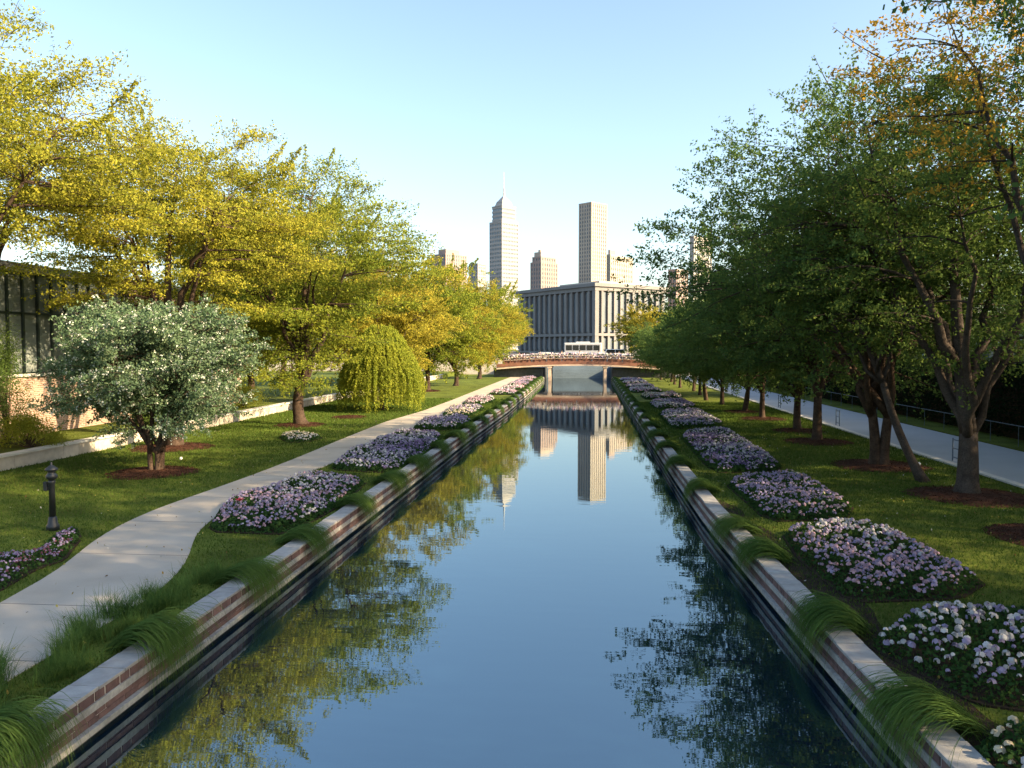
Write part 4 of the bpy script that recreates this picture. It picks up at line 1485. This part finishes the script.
# bus
bxx, byy, bz = at(564, 152), 152.0, HIGH_Z
t = thing('bus', 'pale bus with a dark window band beyond the bridge', 'bus', (bxx, byy, bz))
L = 7.1
obj('body', MB().box(bxx, bxx + L, byy, byy + 2.5, bz + .35, bz + 3.2), M['silver'], t, bevel=.16)
for i in range(5):
    obj('window', MB().box(bxx + .35 + i * 1.3, bxx + 1.52 + i * 1.3, byy - .02, byy + .05, bz + 1.75, bz + 2.75), M['car_glass'], t)
obj('stripe', MB().box(bxx + .2, bxx + L - .2, byy - .012, byy + .04, bz + 1.0, bz + 1.2), M['metal'], t)
obj('roof_unit', MB().box(bxx + 2.2, bxx + 4.9, byy + .5, byy + 2, bz + 3.19, bz + 3.4), M['silver'], t, bevel=.05)
for a in (1.5, L - 1.8):
    wheel(t, bxx + a, byy + .08, bz + .48, .48)

# ------------------------------------------------------------------ columned civic building
C0 = np.array([at(595, 330), 330.0])
Lp = C0 + np.array([-36.5, 46.0])
Rp = C0 + np.array([32.0, 28.0])
ul, ur = Lp - C0, Rp - C0
LL, LRt = np.linalg.norm(ul), np.linalg.norm(ur)
ul, ur = ul / LL, ur / LRt
nl = np.array([-ul[1], ul[0]])
nl = nl if nl[1] < 0 else -nl                      # outward normal of the left face
nr = np.array([ur[1], -ur[0]])
nr = nr if nr[1] < 0 else -nr
Zg = HIGH_Z
t = thing('columned_building', 'long grey civic building with tall columns, beyond the bridge', 'building', (C0[0], C0[1], Zg))
K0 = C0 + ul * 1.6 + ur * 1.6
quad = lambda i: [C0 + ul * i + ur * i, C0 + ur * (LRt - i) + ul * i, C0 + ur * (LRt - i) + ul * (LL - i), C0 + ul * (LL - i) + ur * i]
obj('wall', MB().prism(quad(1.5), Zg, Zg + 28.0), M['blue_stone'], t)
obj('base_storey', MB().prism(quad(0.0), Zg, Zg + 0.8), M['blue_stone'], t)
obj('string_course', MB().prism(quad(-0.15), Zg + 7.2, Zg + 8.3), M['blue_stone'], t)
obj('entablature', MB().prism(quad(-0.1), Zg + 25.8, Zg + 27.4), M['blue_stone'], t)
obj('cornice', MB().prism(quad(-0.9), Zg + 27.42, Zg + 28.7), M['blue_stone'], t)
obj('attic', MB().prism(quad(1.6), Zg + 28.0, Zg + 29.1), M['blue_stone'], t)
obj('roof_house', MB().prism([C0 + ul * a + ur * b for a, b in ((8, 9), (8, 34), (36, 34), (36, 9))], Zg + 29.1, Zg + 30.6), M['pale_conc'], t)
for (u, nn, Ln, cnt) in ((ul, nl, LL, 15), (ur, nr, LRt, 12)):
    st = Ln / cnt
    inn = -nn
    for i in range(cnt):
        p = C0 + u * (st * i)
        w0 = 0.9
        obj('column', MB().obox(p, u, inn, 0.02 if i else 0.03, w0 * 1.25, 0.05, 1.9, Zg + 8.32, Zg + 25.78), M['blue_stone'], t)
        obj('pier', MB().obox(p, u, inn, 0.04, w0 * 1.3, 0.02, 1.9, Zg + 0.82, Zg + 7.18), M['blue_stone'], t)
        obj('tall_window', MB().obox(p, u, inn, w0 * 1.25 + .35, st - .35, 1.4 * abs(np.dot(ul, ur)) * 0 + 0.95, 1.9, Zg + 8.9, Zg + 25.3), M['pane_far'], t)
        obj('ground_window', MB().obox(p, u, inn, w0 * 1.3 + .2, st - .25, 0.9, 1.9, Zg + 1.6, Zg + 6.2), M['pane_far'], t)


# ------------------------------------------------------------------ towers
def tower(name, label, Y, xl, xc, xr, ztop, fl, wall, glass, band_h=0.5, pier=3.0, slope=0.8, pier_w=0.5, band_out=0.25, steps=(), z0=HIGH_Z, wall_l=None):
    """square-plan tower with its near corner at the column xc"""
    c = np.array([at(xc, Y), Y])
    wl, wr = abs(at(xl, Y) - c[0]), abs(at(xr, Y) - c[0])
    ul = np.array([-wl, wl * slope])
    ur = np.array([wr, wr / slope * 1.0])
    a, b = np.linalg.norm(ul), np.linalg.norm(ur)
    ul, ur = ul / a, ur / b
    ct = c + ul * a / 2 + ur * b / 2
    t = thing(name, label, 'skyscraper', (ct[0], ct[1], z0), 'city towers')
    seg = [(0.0, z0, ztop if not steps else steps[0][1])]
    for k, (ins, zz) in enumerate(steps):
        seg.append((ins, zz, steps[k + 1][1] if k + 1 < len(steps) else ztop))
    core, bands, piers = MB(), MB(), MB()
    for ins, za, zb_ in seg:
        core.obox(c, ul, ur, ins + .5, a - ins - .5, ins + .5, b - ins - .5, za, zb_)
        z = za
        while z < zb_ - 0.5:
            bands.obox(c, ul, ur, ins + .5 - band_out, a - ins - .5 + band_out, ins + .5 - band_out, b - ins - .5 + band_out, z, z + band_h)
            z += fl
        for (u, v, Ln, Lv) in ((ul, ur, a - 2 * ins, b - 2 * ins), (ur, ul, b - 2 * ins, a - 2 * ins)):
            k = max(2, int(round(Ln / pier)))
            for i in range(k + 1):
                s = ins + (Ln - pier_w) * i / k
                piers.obox(c, u, v, s, s + pier_w, ins + .12, ins + .6, za, zb_)
                piers.obox(c, u, v, s, s + pier_w, Lv + ins - .6, Lv + ins - .12, za, zb_)
    top = steps[-1][0] if steps else 0
    obj('shaft', core, glass, t)
    obj('floor_bands', bands, wall, t)
    obj('piers', piers, wall, t)
    obj('parapet', MB().obox(c, ul, ur, top, a - top, top, b - top, ztop, ztop + 1.2), wall, t)
    return t, c, ul, ur, a, b


def zpx(y, Y): return CAM_Z + (348 - y) * Y / 800.0


Y = 900
t1, c, ul_, ur_, a, b = tower('spire_tower', 'tallest pale tower with a pyramid crown and a thin spire', Y, 488, 502, 517, zpx(222, Y), 4.6, M['pale_conc'], M['pane_far'], 2.3, 4.0, 0.9, 0.5, 0.35)
ct = c + ul_ * a / 2 + ur_ * b / 2


def sq(ins0, z0, z1, m, name, shrink=None):
    mb = MB()
    P = [c + ul_ * p * 1 + ur_ * q for p, q in ((ins0, ins0), (a - ins0, ins0), (a - ins0, b - ins0), (ins0, b - ins0))]
    if shrink is None:
        mb.prism(P, z0, z1)
    else:
        V = [(p[0], p[1], z0) for p in P] + [(ct[0] + (p[0] - ct[0]) * shrink, ct[1] + (p[1] - ct[1]) * shrink, z1) for p in P]
        mb.add(V, [(3, 2, 1, 0), (4, 5, 6, 7), (0, 1, 5, 4), (1, 2, 6, 5), (2, 3, 7, 6), (3, 0, 4, 7)])
    return obj(name, mb, m, t1)


zz = zpx(222, Y)
sq(2.6, zz + 1.2, zpx(206, Y), M['pane_far'], 'upper_shaft')
ub = MB()
z = zz + 2
while z < zpx(207, Y):
    ub.obox(c, ul_, ur_, 2.2, a - 2.2, 2.2, b - 2.2, z, z + 2.3)
    z += 4.6
obj('upper_bands', ub, M['pale_conc'], t1)
sq(1.9, zpx(206, Y), zpx(205, Y), M['pale_conc'], 'crown_cornice')
sq(4.2, zpx(205, Y), zpx(201, Y), M['pale_conc'], 'crown_drum', 0.8)
sq(5.5, zpx(201, Y), zpx(194, Y), M['pale_conc'], 'pyramid_roof', 0.12)
obj('spire', MB().tube([(ct[0], ct[1], zpx(195, Y)), (ct[0], ct[1], zpx(186, Y)), (ct[0], ct[1], zpx(185.9, Y)), (ct[0], ct[1], zpx(170, Y))], [1.3, .9, .5, .22], 8), M['silver'], t1)

Y = 760
t2 = tower('slab_tower', 'plain pale tower with a flat top and vertical ribs, right of the spire tower', Y, 578, 591, 607, zpx(205, Y), 3.6, M['cream_stone'], M['pane_far'], 1.4, 3.2, 0.9, 1.5, 0.1)
c2, u2, v2 = t2[1], t2[2], t2[3]
obj('side_wing', MB().obox(c2, u2, v2, t2[4] - .2, t2[4] + 1.8, 3, t2[5] - 2, HIGH_Z, zpx(212, Y)), M['cream_stone'], t2[0])
obj('roof_plant', MB().obox(c2, u2, v2, 3, t2[4] - 3, 3, t2[5] - 3, zpx(205, Y) + 1.2, zpx(203.5, Y)), M['pink_conc'], t2[0])
Y = 700
tm = tower('round_top_tower', 'shorter pinkish tower with a stepped crown, between the two tall towers', Y, 529.5, 541, 557, zpx(258, Y), 3.8, M['pink_conc'], M['pane_far'], 1.5, 3.4, 0.8, 1.3, 0.15, steps=((1.2, zpx(262, Y)),))
c2, u2, v2 = tm[1], tm[2], tm[3]
obj('crown', MB().obox(c2, u2, v2, 2.5, tm[4] - 2.5, 2.5, tm[5] - 2.5, zpx(258, Y) + 1.2, zpx(252, Y)).obox(c2, u2, v2, 5, tm[4] - 5, 5, tm[5] - 5, zpx(252, Y), zpx(249.5, Y)), M['cream_stone'], tm[0])
Y = 620
tr_ = tower('block_tower', 'broad cream block with a grid of windows, right of the plain tall tower', Y, 606, 610, 635, zpx(257, Y), 4.0, M['cream_stone'], M['pane_far'], 2.0, 3.2, 0.6, 1.5, 0.12)
c2, u2, v2 = tr_[1], tr_[2], tr_[3]
obj('roof_house', MB().obox(c2, u2, v2, 1, tr_[4] - 1, 1, 10, zpx(257, Y) + 1.2, zpx(251, Y)), M['pink_conc'], tr_[0])
Y = 820
ta = tower('ribbed_tower', 'ribbed pinkish block above the left trees, left of the spire tower', Y, 429, 446, 464, zpx(254, Y), 3.8, M['pink_conc'], M['pane_far'], 1.2, 3.4, 0.8, 1.6, 0.12)
c2, u2, v2 = ta[1], ta[2], ta[3]
obj('roof_house', MB().obox(c2, u2, v2, 3, ta[4] - 8, 3, ta[5] - 8, zpx(254, Y) + 1.2, zpx(248, Y)), M['pink_conc'], ta[0])
Y = 1000
tower('narrow_tower', 'narrow grey block just left of the spire tower', Y, 468, 478, 485, zpx(264, Y), 4.0, M['pale_conc'], M['pane_far'], 1.6, 3.6, 0.7, 1.2, 0.15)
Y = 640
tower('far_block', 'grey block peeping over the right-hand trees', Y, 668, 676, 690, zpx(272, Y), 4.0, M['pink_conc'], M['pane_far'], 1.6, 3.4, 0.7, 1.2, 0.15)
Y = 560
tower('far_block', 'pale glazed block standing behind the right-hand trees', Y, 689, 693, 716, zpx(240, Y), 4.0, M['pale_conc'], M['pane_far'], 1.8, 3.4, 0.7, 1.0, 0.15)
